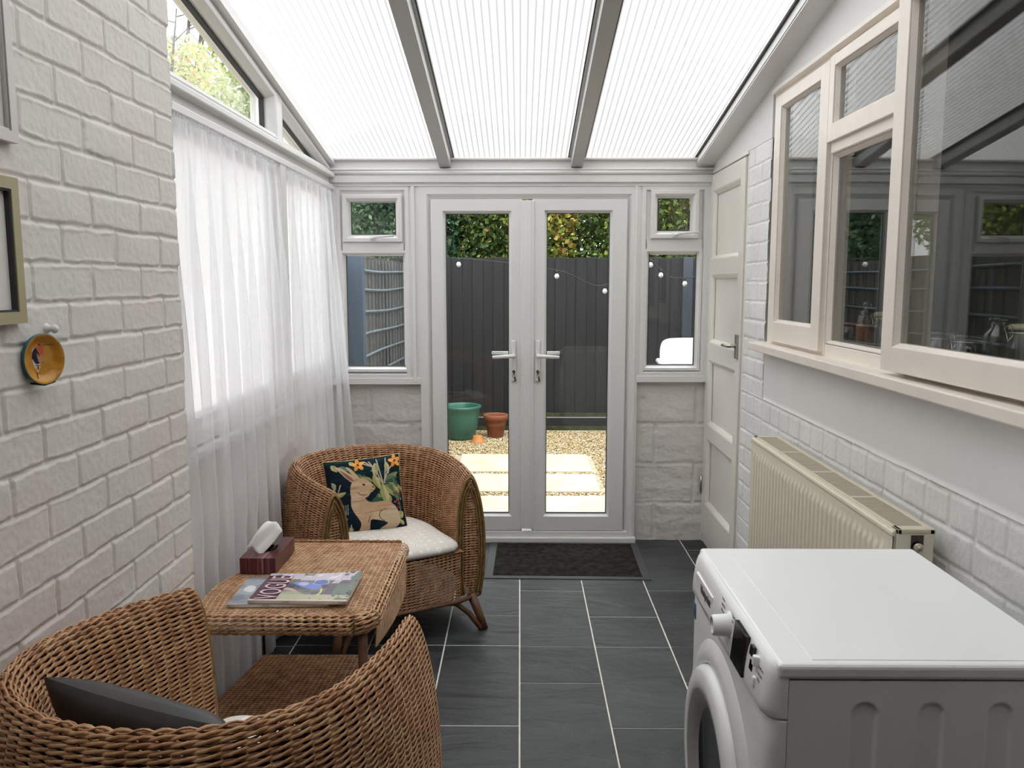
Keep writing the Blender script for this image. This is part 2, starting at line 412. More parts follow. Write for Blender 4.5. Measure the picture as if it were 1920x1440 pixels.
# numpy value noise
def vnoise(x, y, seed=0):
    r = np.random.default_rng(seed).random((256, 256))
    xi = np.floor(x).astype(int); yi = np.floor(y).astype(int); fx = x - xi; fy = y - yi
    fx = fx * fx * (3 - 2 * fx); fy = fy * fy * (3 - 2 * fy)
    g = lambda a, b: r[a % 256, b % 256]
    return (g(xi, yi) * (1 - fx) * (1 - fy) + g(xi + 1, yi) * fx * (1 - fy) + g(xi, yi + 1) * (1 - fx) * fy + g(xi + 1, yi + 1) * fx * fy) * 2 - 1
def fbm(x, y, seed=0, o=4):
    s = 0; a = 1.0
    for k in range(o):
        s = s + a * vnoise(x * 2 ** k, y * 2 ** k, seed + k); a *= 0.5
    return s / 1.9
def sstep(a, b, x):
    t = np.clip((x - a) / (b - a), 0, 1); return t * t * (3 - 2 * t)

def brick_height(U, V, bw, bh, u0, v0, relief, joint, seed, rough=0.0009, halfrow=None, blunt=1.0):
    Uw = U + 0.004 * fbm(U * 22, V * 22, seed + 50, 3); Vw = V + 0.0035 * fbm(U * 18, V * 18, seed + 60, 3)
    row = np.floor((Vw - v0) / bh); 
    rr = np.random.default_rng(seed); jit = rr.uniform(-0.012, 0.012, 400)
    sh = np.where(row.astype(int) % 2 == 0, 0, bw / 2) + jit[row.astype(int) % 400]
    W = np.full_like(U, bw)
    if halfrow is not None: W = np.where(row == halfrow, bw / 2, W)
    uu = Uw - u0 + sh; col = np.floor(uu / W)
    du = uu - col * W; du = np.minimum(du, W - du)
    dv = (Vw - v0) - row * bh; dv = np.minimum(dv, bh - dv)
    e = np.minimum(du, dv)
    jw = joint / 2 * (1 + 0.5 * fbm(U * 30, V * 30, seed + 70, 2))
    eh = (du - 0 * dv) ; isv = du < dv
    floor_ = np.where(isv, .10, .38 + .30 * fbm(U * 26, V * 55, seed + 33, 3)) * relief
    k_ = sstep(jw * 0.5, jw * (1.3 + blunt), e)
    lip = .0010 * np.exp(-((e - jw * 1.5) / (jw * .5)) ** 2) * (fbm(U * 40, V * 40, seed + 44, 2) > -.1)
    h = k_ * relief + (1 - k_) * floor_ + lip
    key = (row.astype(int) * 37 + col.astype(int) * 101) % 997
    offs = rr.uniform(-1, 1, 1000)[key]; tilt = rr.uniform(-1, 1, 1000)[(key * 7) % 997]
    h = h + (offs * 0.0014 + tilt * 0.007 * (du - bw / 4)) * sstep(jw, jw * 3, e)
    # chips and runs of paint at the lower arris
    h = h + rough * fbm(U * 90, V * 90, seed + 80, 3) + 0.0012 * fbm(U * 14, V * 14, seed + 90, 3)
    m = sstep(0.45, 0.8, fbm(U * 35, V * 60, seed + 95, 3)); h = h - m * 0.0022 * (1 - sstep(jw, jw * 4, e))
    return h

def relief_wall(name, plane, at, sign, u0, u1, v0, v1, step, hfun, m, depth, topfun=None, label=None, extra=None):
    """wall slab with a modelled brick face. plane 'x' (u=Y,v=Z) or 'y' (u=X,v=Z); face at `at`, facing `sign`"""
    nu = int((u1 - u0) / step) + 1; nv = int((v1 - v0) / step) + 1
    u = np.linspace(u0, u1, nu); v = np.linspace(0, 1, nv)
    U, T = np.meshgrid(u, v, indexing='ij')
    top = v1 if topfun is None else topfun(U)
    V = v0 + T * (top - v0)
    H = hfun(U, V)
    X = at + sign * H
    P = np.stack([X, U, V], -1) if plane == 'x' else np.stack([U, X, V], -1)
    P = P.reshape(-1, 3); Fc = grid_faces(nu, nv)
    # back and edges
    idx = np.arange(nu * nv).reshape(nu, nv)
    loop = np.r_[idx[:, 0], idx[-1, 1:], idx[-2::-1, -1], idx[0, -2:0:-1]]
    B = P[loop].copy(); B[:, 0 if plane == 'x' else 1] = at - sign * depth
    base = len(P); n = len(loop); k = np.arange(n)
    side = np.stack([loop, loop[(k + 1) % n], base + (k + 1) % n, base + k], -1)
    c = len(P) + n
    P = np.vstack([P, B, B.mean(0)[None]])
    back = np.stack([base + k, base + (k + 1) % n, np.full(n, c), np.full(n, c)], -1)
    o = npmesh(name, P, np.vstack([Fc, side]), m, smooth=True)
    return struct(o, label, 'wall') if label else struct(o)

# ================================================================== THE SETTING
SLOPE = 0.18
def zr(y): return 2.10 + SLOPE * (4.55 - y)
XL, XR, YF = -1.03, 1.03, 4.55
BRX = -0.96

# ---- floor: riven slate tiles (0.3 x 0.6 and 0.3 x 0.3) bedded in pale grout
def build_floor():
    b = MB(); b.box(-1.2, 1.2, -1.1, 4.62, -0.06, -0.0022, mi=0)
    anchors = {0: (3.76, 0), 1: (3.455, 1), 2: (3.765, 0), 3: (3.46, 1), -1: (3.466, 1), -2: (3.165, 1), -3: (3.765, 0), -4: (3.45, 1)}
    bm = b.bm; lay = bm.verts.layers.float.new('tile')
    for c in range(-4, 4):
        y, ph = anchors[c]
        # next tile toward the camera from y: ph 0 -> 0.6 long, ph 1 -> 0.3 long
        edges = []
        a = y; k = ph
        while a > -1.1:
            ln = 0.605 if k % 2 == 0 else 0.302
            edges.append((a - ln, a)); a -= ln; k += 1
        a = y; k = ph + 1
        while a < 4.62:
            ln = 0.605 if k % 2 == 0 else 0.302
            edges.append((a, a + ln)); a += ln; k += 1
        for (y0, y1) in edges:
            y0c, y1c = max(y0, -1.1), min(y1, 4.62)
            if y1c - y0c < 0.02: continue
            g = 0.0028
            n0 = len(bm.verts)
            b.box(c * 0.301 + g, (c + 1) * 0.301 - g, y0c + g, y1c - g, -0.02, rng.uniform(-0.0006, 0.0006), bev=0.0012, seg=1, mi=1)
            bm.verts.ensure_lookup_table()
            t = random.random()
            for i in range(n0, len(bm.verts)): bm.verts[i][lay] = t
    o = b.build('floor', [GROUT, SLATE])
    struct(o, 'dark grey riven slate floor tiles with pale grout lines', 'floor')
build_floor()

DIM = mat('bounce_dimming_brown', (0.22, 0.18, 0.15), rough=0.8)  # dark tone for unseen surfaces, so less light bounces onto the washing machine
# ---- left wall of painted brick, ends at a corner; the glazed side wall continues beyond
relief_wall('wall_left', 'x', BRX, 1, 0.5, 2.33, 0.0, 2.9, 0.0042,
            lambda U, V: brick_height(U, V, 0.235, 0.0805, 0.0975, 0.035, 0.0058, 0.0090, 3, blunt=.35),
            PAINT_L, 0.24, topfun=lambda u: zr(u) - 0.02, label='white painted brick wall on the left side of the room')
b = MB(); b.prism([(-1.2, -1.1, 0), (-1.2, 0.5, 0), (-1.2, 0.5, zr(0.5) - .02), (-1.2, -1.1, zr(-1.1) - .02)], (BRX + 1.2, 0, 0))
struct(b.build('wall_left_rear', DIM), 'unseen left wall beside the camera, darkened to cut bounced light', 'wall')
# low wall below the left windows
b = MB(); b.box(-1.2, XL, 2.33, 4.62, 0, 0.895)
struct(b.build('wall_left_low', PAINT_L), 'low painted wall under the curtained side windows', 'wall')

# ---- far dwarf walls of painted blocks
def blocks(U, V, seed):
    h = brick_height(U, V, 0.45, 0.225, -0.83, 0.215, 0.006, 0.016, seed, rough=0.0016)
    return h + 0.0055 * fbm(U * 9, V * 20, seed + 5, 5)
for x0, x1, top, sd, lb in ((-1.05, -0.541, 0.89, 21, 'rough painted block dwarf wall left of the french doors'),
                            (0.645, 1.05, 0.905, 22, 'rough painted block dwarf wall right of the french doors')):
    relief_wall('wall_far', 'y', YF, -1, x0, x1, -0.0, top, 0.005, lambda U, V, sd=sd: blocks(U, V, sd), PAINT_B, 0.12, label=lb)

# ---- right house wall
def rb(U, V, seed=31):
    return brick_height(U, V, 0.237, 0.0835, 0.04, 0.028, 0.0050, 0.009, seed, halfrow=10, rough=0.0011, blunt=.5)
relief_wall('wall_right', 'x', XR, -1, 1.0, 3.53, 0.0, 0.955, 0.0045, rb, PAINT_R, 0.2, label='white painted brick wall under the kitchen window')
relief_wall('wall_right_pier', 'x', XR, -1, 3.475, 3.80, 0.955, 2.03, 0.0045, rb, PAINT_R, 0.2, label='narrow painted brick pier between side door and kitchen window')
relief_wall('wall_right_pier', 'x', XR, -1, 3.53, 3.80, 0.0, 0.955, 0.0045, rb, PAINT_R, 0.2, label='lower part of the brick pier beside the side door')
def smooth(U, V): return 0.0025 * fbm(U * 4, V * 4, 77, 3) + 0.004
relief_wall('wall_right_band', 'x', XR, -1, 1.0, 3.475, 0.953, 1.175, 0.02, smooth, RENDER_W, 0.2, label='smooth rendered band under the kitchen window sill')
b = MB()
b.prism([(XR - .004, -1.1, 2.205), (XR - .004, 3.475, 2.205), (XR - .004, 3.475, 2.03), (XR - .004, 4.62, 2.03), (XR - .004, 4.62, zr(4.62) - 0.0), (XR - .004, -1.1, zr(-1.1))], (0.2, 0, 0))
b.box(XR, XR + 0.2, 4.545, 4.62, 0, 2.03)
b.box(XR + .04, XR + 0.2, 3.80, 4.55, 0, 2.03)
b.box(XR, XR + 0.05, 3.80, 4.55, 0, 0.05)
struct(b.build('wall_right_render', RENDER_W), 'smooth white rendered upper wall above the kitchen window', 'wall')

# ---- behind the camera: unseen, darkened and closed in to hold light back
b = MB(); b.box(XR, XR + 0.2, -1.1, 1.0, 0, 2.2)
struct(b.build('wall_right_rear', DIM), 'unseen house wall beside the camera, darkened to cut bounced light', 'wall')
b = MB(); b.box(-1.2, 1.23, -1.2, -1.1, 0, 3.2)
struct(b.build('wall_rear', DIM), 'wall behind the camera', 'wall')
b = MB(); b.prism([(-1.2, -1.15, zr(-1.15) + .03), (-1.2, 0.02, zr(0.02) + .014), (-1.2, 0.02, zr(0.02) + .15), (-1.2, -1.15, zr(-1.15) + .15)], (2.43, 0, 0))
struct(b.build('ceiling_rear', DIM), 'solid strip of ceiling behind the camera', 'ceiling')

# ---- roof: polycarbonate sheets between grey-white bars
bars = (-0.398, 0.300)
def sloped(b, x0, x1, ya, yb, d0, d1, mi=0):
    """box following the roof pitch: underside d0 above the sheet plane, top d1"""
    b.prism([(x0, ya, zr(ya) + d0), (x0, yb, zr(yb) + d0), (x0, yb, zr(yb) + d1), (x0, ya, zr(ya) + d1)], (x1 - x0, 0, 0), mi)
for x0, x1, lb in ((-1.03, bars[0] - 0.018, 'left bay of ribbed opal roofing sheet'), (bars[0] + 0.018, bars[1] - 0.018, 'middle bay of ribbed opal roofing sheet'),
                   (bars[1] + 0.018, 1.02, 'right bay of ribbed opal roofing sheet')):
    b = MB(); sloped(b, x0, x1, 0.0, 4.66, 0.0, 0.012)
    struct(b.build('ceiling', POLY), lb, 'roof sheet')
for i, xc in enumerate(bars):
    b = MB()
    sloped(b, xc - 0.030, xc + 0.030, -0.17, 4.53, -0.062, 0.0)       # deep bar
    sloped(b, xc - 0.042, xc + 0.042, -0.17, 4.60, -0.010, -0.001)    # glazing flange
    sloped(b, xc - 0.028, xc + 0.028, -0.17, 4.68, 0.013, 0.03)
    sloped(b, xc - 0.047, xc - 0.042, -0.17, 4.56, -0.008, -0.001, 1); sloped(b, xc + 0.042, xc + 0.047, -0.17, 4.56, -0.008, -0.001, 1)
    struct(b.build('trim_%d' % (i + 1), [mat('grey_white_bar_%d' % i, (0.46, 0.46, 0.455), rough=0.4), UPVC_D]),
           'sloping roof glazing bar, %s of the two' % ('left' if i == 0 else 'right'), 'roof bar')
b = MB(); sloped(b, 0.935, XR, -0.17, 4.60, -0.055, -0.045); sloped(b, 0.935, 0.945, -0.17, 4.60, -0.05, -0.001); sloped(b, 0.925, 0.935, -0.17, 4.58, -0.012, -0.001, 1)
struct(b.build('trim_3', [UPVC, UPVC_D]), 'white edging under the roof along the house wall', 'trim')
b = MB(); sloped(b, -1.045, -0.985, -0.17, 4.60, -0.045, -0.001); sloped(b, BRX - .02, BRX + .03, -0.17, 2.33, -0.045, -0.001)
struct(b.build('trim_4', UPVC), 'white edging under the roof along the side wall', 'trim')
# eaves beam across the far wall
b = MB()
b.box(-1.05, 1.04, 4.50, 4.66, 2.045, 2.098, bev=.003, seg=1)
b.box(-1.05, 1.04, 4.475, 4.66, 2.088, 2.100, bev=.003, seg=1)
b.box(-1.05, 1.04, 4.475, 4.66, 2.035, 2.046, bev=.003, seg=1)
b.tube([(-1.05, 4.487, 2.024), (1.04, 4.487, 2.024)], 0.0125, n=10)
b.box(-1.05, 1.04, 4.485, 4.66, 1.973, 2.012, bev=.002, seg=1)
b.box(-1.05, 1.04, 4.50, 4.66, 1.955, 2.03)
struct(b.build('trim_5', UPVC), 'white moulded eaves beam across the far wall', 'trim')

# ---- far wall glazing
mpf = lambda u, v, h: (u, YF - h, v)
def rect(a0, a1, b0, b1): return [(a0, b0), (a1, b0), (a1, b1), (a0, b1)]
# profile: (inset from outer edge, height toward the room)
def fr_prof(w_, h_, bead=0.016, gl=0.012):
    return [(0, 0), (0, h_), (w_ - bead - .002, h_), (w_ - bead, h_ - .002), (w_ - .004, gl), (w_, gl), (w_, 0)]
def sidelight(x0, x1, z0, z1, sash, gtop, glow, idx, lb):
    e = sempty('window_%d' % idx, lb, 'window')
    b = MB(); b.ring(rect(x0, x1, z0, z1), fr_prof(0.036, 0.045, .014, .02), mpf)
    # cross rail
    b.box(x0 + .03, x1 - .03, YF - 0.045, YF, glow[3] + 0.004, sash[2] + 0.0, bev=0.004, seg=2)
    b.ring(rect(glow[0] - .03, glow[1] + .03, glow[2] - .03, glow[3] + .02), [(0, 0), (0, .043), (.014, .043), (.026, .02), (.03, .02), (.03, 0)], mpf)
    b.ring(rect(sash[0] - .026, sash[1] + .022, sash[2] - .02, sash[3] + .022), [(0, 0), (0, .030), (.032, .030), (.032, 0)], mpf)
    b.build('frame', UPVC, e)
    b = MB(); b.ring(rect(*sash), [(0, .02), (0, .058), (.004, .062), (.020, .062), (.024, .058), (.038, .03), (.042, .03), (.042, .02)], mpf)
    s = b.build('sash', UPVC, e)
    b = MB(); b.ring(rect(gtop[0] - .002, gtop[1] + .002, gtop[2] - .002, gtop[3] + .002), [(0, .02), (0, .031), (.004, .031), (.004, .02)], mpf)
    b.ring(rect(glow[0] - .002, glow[1] + .002, glow[2] - .002, glow[3] + .002), [(0, .01), (0, .021), (.004, .021), (.004, .01)], mpf)
    plabel(b.build('gasket', UPVC_D, e), 'thin black glazing gasket')
    b = MB(); b.box(gtop[0] - .01, gtop[1] + .01, YF - .028, YF - .022, gtop[2] - .01, gtop[3] + .01); b.build('pane', GLASS, e)
    b = MB(); b.box(glow[0] - .01, glow[1] + .01, YF - .018, YF - .012, glow[2] - .01, glow[3] + .01); b.build('pane', GLASS, e)
    # cockspur handle lying along the sash bottom rail
    hx = (sash[0] + sash[1]) / 2 + .005; hz = sash[2] + .018
    b = MB(); b.box(hx - .022, hx + .014, YF - .070, YF - .06, hz - .013, hz + .011, bev=.004)
    b.tube([(hx - .004, YF - .068, hz), (hx - .004, YF - .088, hz), (hx + .01, YF - .094, hz + .006), (hx + .09, YF - .092, hz + .013), (hx + .115, YF - .09, hz + .013)], [.009, .009, .0075, .0065, .006], n=10)
    h = b.build('window_handle', UPVC, e)
    b = MB(); b.lathe([(0, 0), (.004, 0), (.004, .003), (0, .003)], n=10, c=(hx - .004, YF - .098, hz), axis='Y'); b.build('lock_barrel', CHROME, h)
    return e
sidelight(-0.988, -0.598, 0.922, 1.957, (-0.953, -0.632, 1.660, 1.912), (-0.908, -0.672, 1.703, 1.874), (-0.943, -0.616, 0.988, 1.597), 1, 'white sidelight window left of the french doors')
sidelight(0.652, 1.008, 0.936, 1.957, (0.697, 0.955, 1.678, 1.934), (0.739, 0.902, 1.722, 1.889), (0.698, 0.951, 0.997, 1.605), 2, 'white sidelight window right of the french doors')
b = MB()
b.box(-1.05, -0.986, YF - .05, YF + .05, 0.888, 1.957)            # corner post
b.box(-1.05, -0.542, YF - .048, YF + .03, 0.888, 0.924, bev=.002, seg=1)  # sill profile
b.box(-0.600, -0.542, YF - .040, YF + .05, 0.888, 1.957, bev=.002, seg=1)
b.box(-0.585, -0.565, YF - .050, YF - .03, 0.90, 1.957, bev=.004)
struct(b.build('trim_6', UPVC), 'white cover profiles around the left sidelight', 'trim')
b = MB()
b.box(1.006, 1.045, YF - .05, YF + .05, 0.905, 1.957)
b.box(0.640, 1.045, YF - .048, YF + .03, 0.902, 0.938, bev=.002, seg=1)
b.box(0.600, 0.654, YF - .040, YF + .05, 0.902, 1.957, bev=.002, seg=1)
b.box(0.612, 0.630, YF - .050, YF - .03, 0.01, 1.957, bev=.004)
struct(b.build('trim_7', UPVC), 'white cover profiles around the right sidelight', 'trim')

# french doors: fixed frame, two leaves, centre astragal
b = MB()
b.ring(rect(-0.544, 0.640, 0.0, 1.957), [(0, -.03), (0, .045), (.042, .045), (.046, .041), (.060, .022), (.064, .022), (.064, -.03)], mpf)
b.box(-0.545, 0.645, YF - .075, YF, 0.0, 0.030, bev=.004)
b.box(-0.50, 0.60, YF - .055, YF, 0.028, 0.062, bev=.004)
struct(b.build('trim_8', UPVC), 'white frame of the french doors with its threshold', 'door frame')
def leaf(x0, x1, g, idx, hside, lb):
    e = sempty('door_%d' % idx, lb, 'door')
    z0, z1 = 0.064, 1.888
    b = MB(); wl_ = g[0] - x0
    # leaf frame as four mitred members with different widths: outer ring to glass rect
    O = rect(x0, x1, z0, z1); G = rect(*g)
    def loop(pts, h): return [b.bm.verts.new(mpf(p[0], p[1], h)) for p in pts]
    def inset(t): return [tuple(np.array(o_) * (1 - t) + np.array(g_) * t) for o_, g_ in zip(O, G)]
    gi = rect(g[0] - .014, g[1] + .014, g[2] - .014, g[3] + .014)
    gj = rect(g[0] - .0145, g[1] + .0145, g[2] - .0145, g[3] + .0145)
    L = [loop(O, 0), loop(O, .046), loop(rect(x0 + .003, x1 - .003, z0 + .003, z1 - .003), .050), loop(gj, .050), loop(gi, .046), loop(rect(g[0] - .003, g[1] + .003, g[2] - .003, g[3] + .003), .030), loop(G, .030), loop(G, 0)]
    for A, B in zip(L, L[1:] + L[:1]):
        for k in range(4): b.bm.faces.new((A[k], A[(k + 1) % 4], B[(k + 1) % 4], B[k]))
    b.build('frame', UPVC, e)
    b = MB(); b.ring(rect(g[0] - .001, g[1] + .001, g[2] - .001, g[3] + .001), [(0, .015), (0, .031), (.0035, .031), (.0035, .015)], mpf)
    plabel(b.build('gasket', UPVC_D, e), 'thin black glazing gasket')
    b = MB(); b.box(g[0] - .01, g[1] + .01, YF - .024, YF - .018, g[2] - .01, g[3] + .01); b.build('pane', GLASS, e)
    # handle: long rounded plate, lever pointing over the glass
    hx = -0.034 if hside < 0 else 0.097
    b = MB(); b.box(hx - .0145, hx + .0145, YF - .062, YF - .048, 0.905, 1.135, bev=.009, seg=3)
    b.tube([(hx, YF - .06, 1.05), (hx, YF - .105, 1.05), (hx + hside * .012, YF - .112, 1.05), (hx + hside * .115, YF - .11, 1.045)], [.011, .010, .0105, .008], n=12)
    h = plabel(b.build('door_handle', UPVC, e), 'white lever handle on a long plate')
    b = MB(); b.box(hx + (-.125 if hside < 0 else .03), hx + (-.03 if hside < 0 else .125), YF + .05, YF + .062, 1.045, 1.063, bev=.004)
    b.build('outer_lever', UPVC, h)
    b = MB(); b.lathe([(0, 0), (.0085, 0), (.0085, -.006), (0, -.006)], n=14, c=(hx, YF - .062, .962), axis='Y')
    b.box(hx - .0035, hx + .0035, YF - .082, YF - .066, .945, .972, bev=.002)
    b.tube([(hx + math.cos(a) * .007, YF - .081, .940 + math.sin(a) * .007) for a in np.linspace(0, 2 * PI, 12)[:-1]], .0012, n=6, closed=True)
    b.box(hx + .001, hx + .010, YF - .082, YF - .079, .908, .934, bev=.001, rot=Matrix.Rotation(-.2, 3, 'Y'), piv=(hx, YF - .08, .93))
    plabel(b.build('key', DARKMET, h), 'small dark key left in the lock')
    return e
leaf(-0.480, 0.010, (-0.400, -0.062, 0.161, 1.811), 1, -1, 'left leaf of the white glazed french doors')
leaf(0.066, 0.574, (0.145, 0.481, 0.161, 1.814), 2, 1, 'right leaf of the white glazed french doors')
b = MB(); b.box(0.003, 0.076, YF - .060, YF - .03, 0.078, 1.880, bev=.005, seg=2); b.box(0.018, 0.061, YF - .063, YF - .03, 0.078, 1.880, bev=.003, seg=2)
struct(b.build('trim_9', UPVC), 'white astragal strip between the two french door leaves', 'trim')

# ---- left side glazing: lower windows behind the curtains, raked gable lights above
mpl = lambda u, v, h: (XL - 0.012 + h, u, v)
e = sempty('window_3', 'large side window behind the net curtains', 'window')
b = MB()
b.box(-1.12, XL + 0.035, 2.30, 4.56, 1.935, 1.962, bev=.004)      # lower half of transom
b.box(-1.12, XL + 0.012, 2.30, 4.56, 1.955, 2.005)
b.box(-1.12, XL + 0.045, 2.30, 4.56, 1.998, 2.022, bev=.005)
b.box(-1.12, XL + 0.01, 2.33, 2.40, 0.93, 1.945); b.box(-1.12, XL + 0.015, 4.47, 4.55, 0.93, 1.945)
b.box(-1.12, XL + 0.032, 3.515, 3.60, 0.93, 1.945, bev=.004)
b.box(-1.12, XL + 0.010, 2.33, 4.55, 0.93, 0.985, bev=.004)
b.build('frame', UPVC, e)
b = MB()
b.ring(rect(2.40, 3.515, 0.985, 1.938), [(0, -.03), (0, .012), (.03, .012), (.042, -.004), (.042, -.03)], mpl)
b.ring(rect(3.60, 4.47, 0.985, 1.938), [(0, -.03), (0, .012), (.03, .012), (.042, -.004), (.042, -.03)], mpl)
b.build('sash', UPVC, e)
b = MB(); b.box(-1.062, -1.056, 2.43, 3.49, 1.01, 1.91); b.build('pane', FROST, e)
b = MB(); b.box(-1.062, -1.056, 3.63, 4.44, 1.01, 1.91); b.build('pane', FROST, e)
b = MB(); b.box(-1.19, -0.995, 2.335, 4.50, 0.895, 0.925, bev=.006)
struct(b.build('trim_10', UPVC), 'white window board under the side windows', 'window sill')
e = sempty('window_4', 'raked gable lights above the side windows', 'window')
gab1 = [(2.34, 2.03), (3.535, 2.03), (3.535, zr(3.535) - .055), (2.34, zr(2.34) - .055)]
gab2 = [(3.60, 2.03), (4.55 - (2.03 + .055 - 2.10) / SLOPE - .02, 2.03), (3.60, zr(3.60) - .055)]
pf = [(0, -.06), (0, .03), (.010, .034), (.022, .03), (.034, .004), (.034, -.035)]
pg = [(.033, -.030), (.033, -.012), (.044, -.012), (.044, -.030)]
b = MB(); b.ring(gab1, pf, mpl); b.ring(gab2, [(d * .6, h) for d, h in pf], mpl)
b.box(-1.12, XL + .02, 3.53, 3.605, 2.02, zr(3.57) - .05)
b.box(-1.12, XL + .005, 2.33, 2.36, 2.02, zr(2.36) - .05)
b.build('frame', UPVC, e)
b = MB(); b.ring(gab1, pg, mpl); b.ring(gab2, [(d * .6, h) for d, h in pg], mpl)
plabel(b.build('gasket', UPVC_D, e), 'thin black glazing gasket')
def pane_poly(pts):
    bb = MB(); bb.prism([(-1.078, p[0], p[1]) for p in pts], (.006, 0, 0)); return bb
pane_poly(gab1).build('pane', GLASS, e); pane_poly(gab2).build('pane', GLASS, e)
b = MB(); b.prism([(-1.13, 2.33, zr(2.33) - .06), (-1.13, 4.62, zr(4.62) - .06), (-1.13, 4.62, zr(4.62) - .002), (-1.13, 2.33, zr(2.33) - .002)], (.115, 0, 0))
b.box(-1.13, -1.02, 4.54, 4.62, 0.9, 2.06)
struct(b.build('trim_11', UPVC), 'white raking head of the side frame under the roof', 'trim')

# ---- kitchen window in the house wall (cream painted timber)
mpr = lambda u, v, h: (XR - h, -u, v)      # u = -Y so that polygons stay CCW
def rr(y0, y1, z0, z1): return rect(-y1, -y0, z0, z1)
e = sempty('window_5', 'cream painted timber kitchen window in the house wall', 'window')
FRM = SILLM
b = MB()
b.ring(rr(1.10, 3.455, 1.195, 2.205), [(0, -.06), (0, .000), (.050, .000), (.056, -.01), (.056, -.06)], mpr)
b.box(XR - .004, XR + .06, 2.795, 2.832, 1.20, 2.20); b.box(XR - .004, XR + .06, 2.205, 2.262, 1.20, 2.20)
b.box(XR - .010, XR + .06, 2.235, 2.80, 1.862, 1.905, bev=.004, seg=1)
b.box(XR - .022, XR + .02, 1.10, 3.44, 2.190, 2.212, bev=.004, seg=1)
b.box(XR - .002, XR + .06, 2.23, 2.80, 1.195, 1.240, bev=.003, seg=1)
b.build('frame', FRM, e)
def casement(y0, y1, z0, z1, wl, wr, wb, wt, thick=.036, out=.022, name='casement'):
    # y0 near, y1 far ; stile widths near/far, rails bottom/top
    bb = MB()
    X0, X1 = XR - out, XR - out + thick
    bb.box(X0, X1, y0, y0 + wl, z0, z1, bev=.0025, seg=2); bb.box(X0, X1, y1 - wr, y1, z0, z1, bev=.0025, seg=2)
    bb.box(X0, X1, y0 + wl - .002, y1 - wr + .002, z0, z0 + wb, bev=.0025, seg=2); bb.box(X0, X1, y0 + wl - .002, y1 - wr + .002, z1 - wt, z1, bev=.0025, seg=2)
    # putty bevels
    bb.ring(rr(y0 + wl - .002, y1 - wr + .002, z0 + wb - .002, z1 - wt + .002), [(0, out - thick), (0, out - .004), (.002, out - .004), (.011, out - .018), (.011, out - thick)], mpr)
    o = bb.build(name, FRM, e)
    bb = MB(); bb.box(XR - out + .019, XR - out + .024, y0 + wl, y1 - wr, z0 + wb, z1 - wt)
    g = bb.build('pane', GLASS_K, o)
    return o
casement(2.806, 3.385, 1.212, 2.165, .080, .075, .078, .046)
casement(2.258, 2.800, 1.898, 2.170, .042, .042, .056, .036, out=.024)
c3 = casement(1.13, 2.238, 1.212, 2.19, .06, .062, .066, .042, out=.024)
# right hand casement stands very slightly open, hinged at its near edge
piv = Matrix.Translation((XR, 1.13, 0)) @ Matrix.Rotation(math.radians(1.7), 4, 'Z') @ Matrix.Translation((-XR, -1.13, 0))
c3.matrix_local = piv
b = MB(); b.box(XR + .016, XR + .021, 2.232, 2.80, 1.238, 1.865); b.build('pane', GLASS_K, e)
b = MB(); b.ring(rr(2.236, 2.797, 1.238, 1.863), [(0, -.02), (0, .0), (.003, .0), (.014, -.014), (.014, -.02)], mpr); b.build('glazing_putty', FRM, e)
b = MB(); b.box(0.955, XR + .06, 1.0, 3.475, 1.167, 1.199, bev=.004, seg=2)
struct(b.build('trim_12', FRM), 'cream painted timber sill under the kitchen window', 'window sill')

# ---- kitchen beyond the glass
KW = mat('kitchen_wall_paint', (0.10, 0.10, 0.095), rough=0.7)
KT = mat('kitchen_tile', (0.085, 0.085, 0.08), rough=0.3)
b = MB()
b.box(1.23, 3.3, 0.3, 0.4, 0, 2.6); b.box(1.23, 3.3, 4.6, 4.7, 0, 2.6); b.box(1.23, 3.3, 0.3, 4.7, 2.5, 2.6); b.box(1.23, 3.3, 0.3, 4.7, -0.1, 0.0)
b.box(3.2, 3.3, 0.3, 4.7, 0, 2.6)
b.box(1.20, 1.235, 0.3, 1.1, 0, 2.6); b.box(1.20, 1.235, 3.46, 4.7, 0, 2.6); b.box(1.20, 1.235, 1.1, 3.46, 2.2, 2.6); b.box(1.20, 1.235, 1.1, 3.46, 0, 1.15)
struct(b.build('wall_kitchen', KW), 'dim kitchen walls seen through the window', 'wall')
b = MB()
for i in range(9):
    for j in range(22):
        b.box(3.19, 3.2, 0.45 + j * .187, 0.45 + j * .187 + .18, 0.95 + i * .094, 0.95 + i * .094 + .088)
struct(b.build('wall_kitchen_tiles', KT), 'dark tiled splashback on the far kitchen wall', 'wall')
b = MB(); b.box(1.085, 1.42, 1.1, 3.46, 1.145, 1.178, bev=.003)
struct(b.build('trim_13', SILLM), 'inner window board of the kitchen window', 'window board')

# ---- ivory side door in the right wall
e = sempty('door_3', 'narrow ivory four panel door in the right wall', 'door')
b = MB()
X0, X1 = XR - .014, XR + .02
ys, ye = 3.83, 4.520
pz = [(0.235, 0.600), (0.680, 1.032), (1.125, 1.485), (1.567, 1.922)]
b.box(X0, X1, ys, 3.905, .062, 2.008, bev=.002, seg=1); b.box(X0, X1, 4.445, ye, .062, 2.008, bev=.002, seg=1)
edges = [0.062] + [v for p in pz for v in p] + [2.008]
for k in range(0, len(edges), 2): b.box(X0, X1, 3.903, 4.447, edges[k], edges[k + 1], bev=.002, seg=1)
b.box(X1 - .012, X1, 3.88, 4.46, .1, 1.98)
b.build('leaf', DOORP, e)
for z0, z1 in pz:
    bb = MB(); bb.ring(rr(3.905, 4.445, z0, z1), [(0, -.006), (0, .013), (.004, .012), (.018, .001), (.020, -.006)], mpr); bb.build('panel_moulding', DOORP, e)
b = MB(); b.box(XR - .024, X0, 3.850, 3.885, 1.09, 1.205, bev=.003)
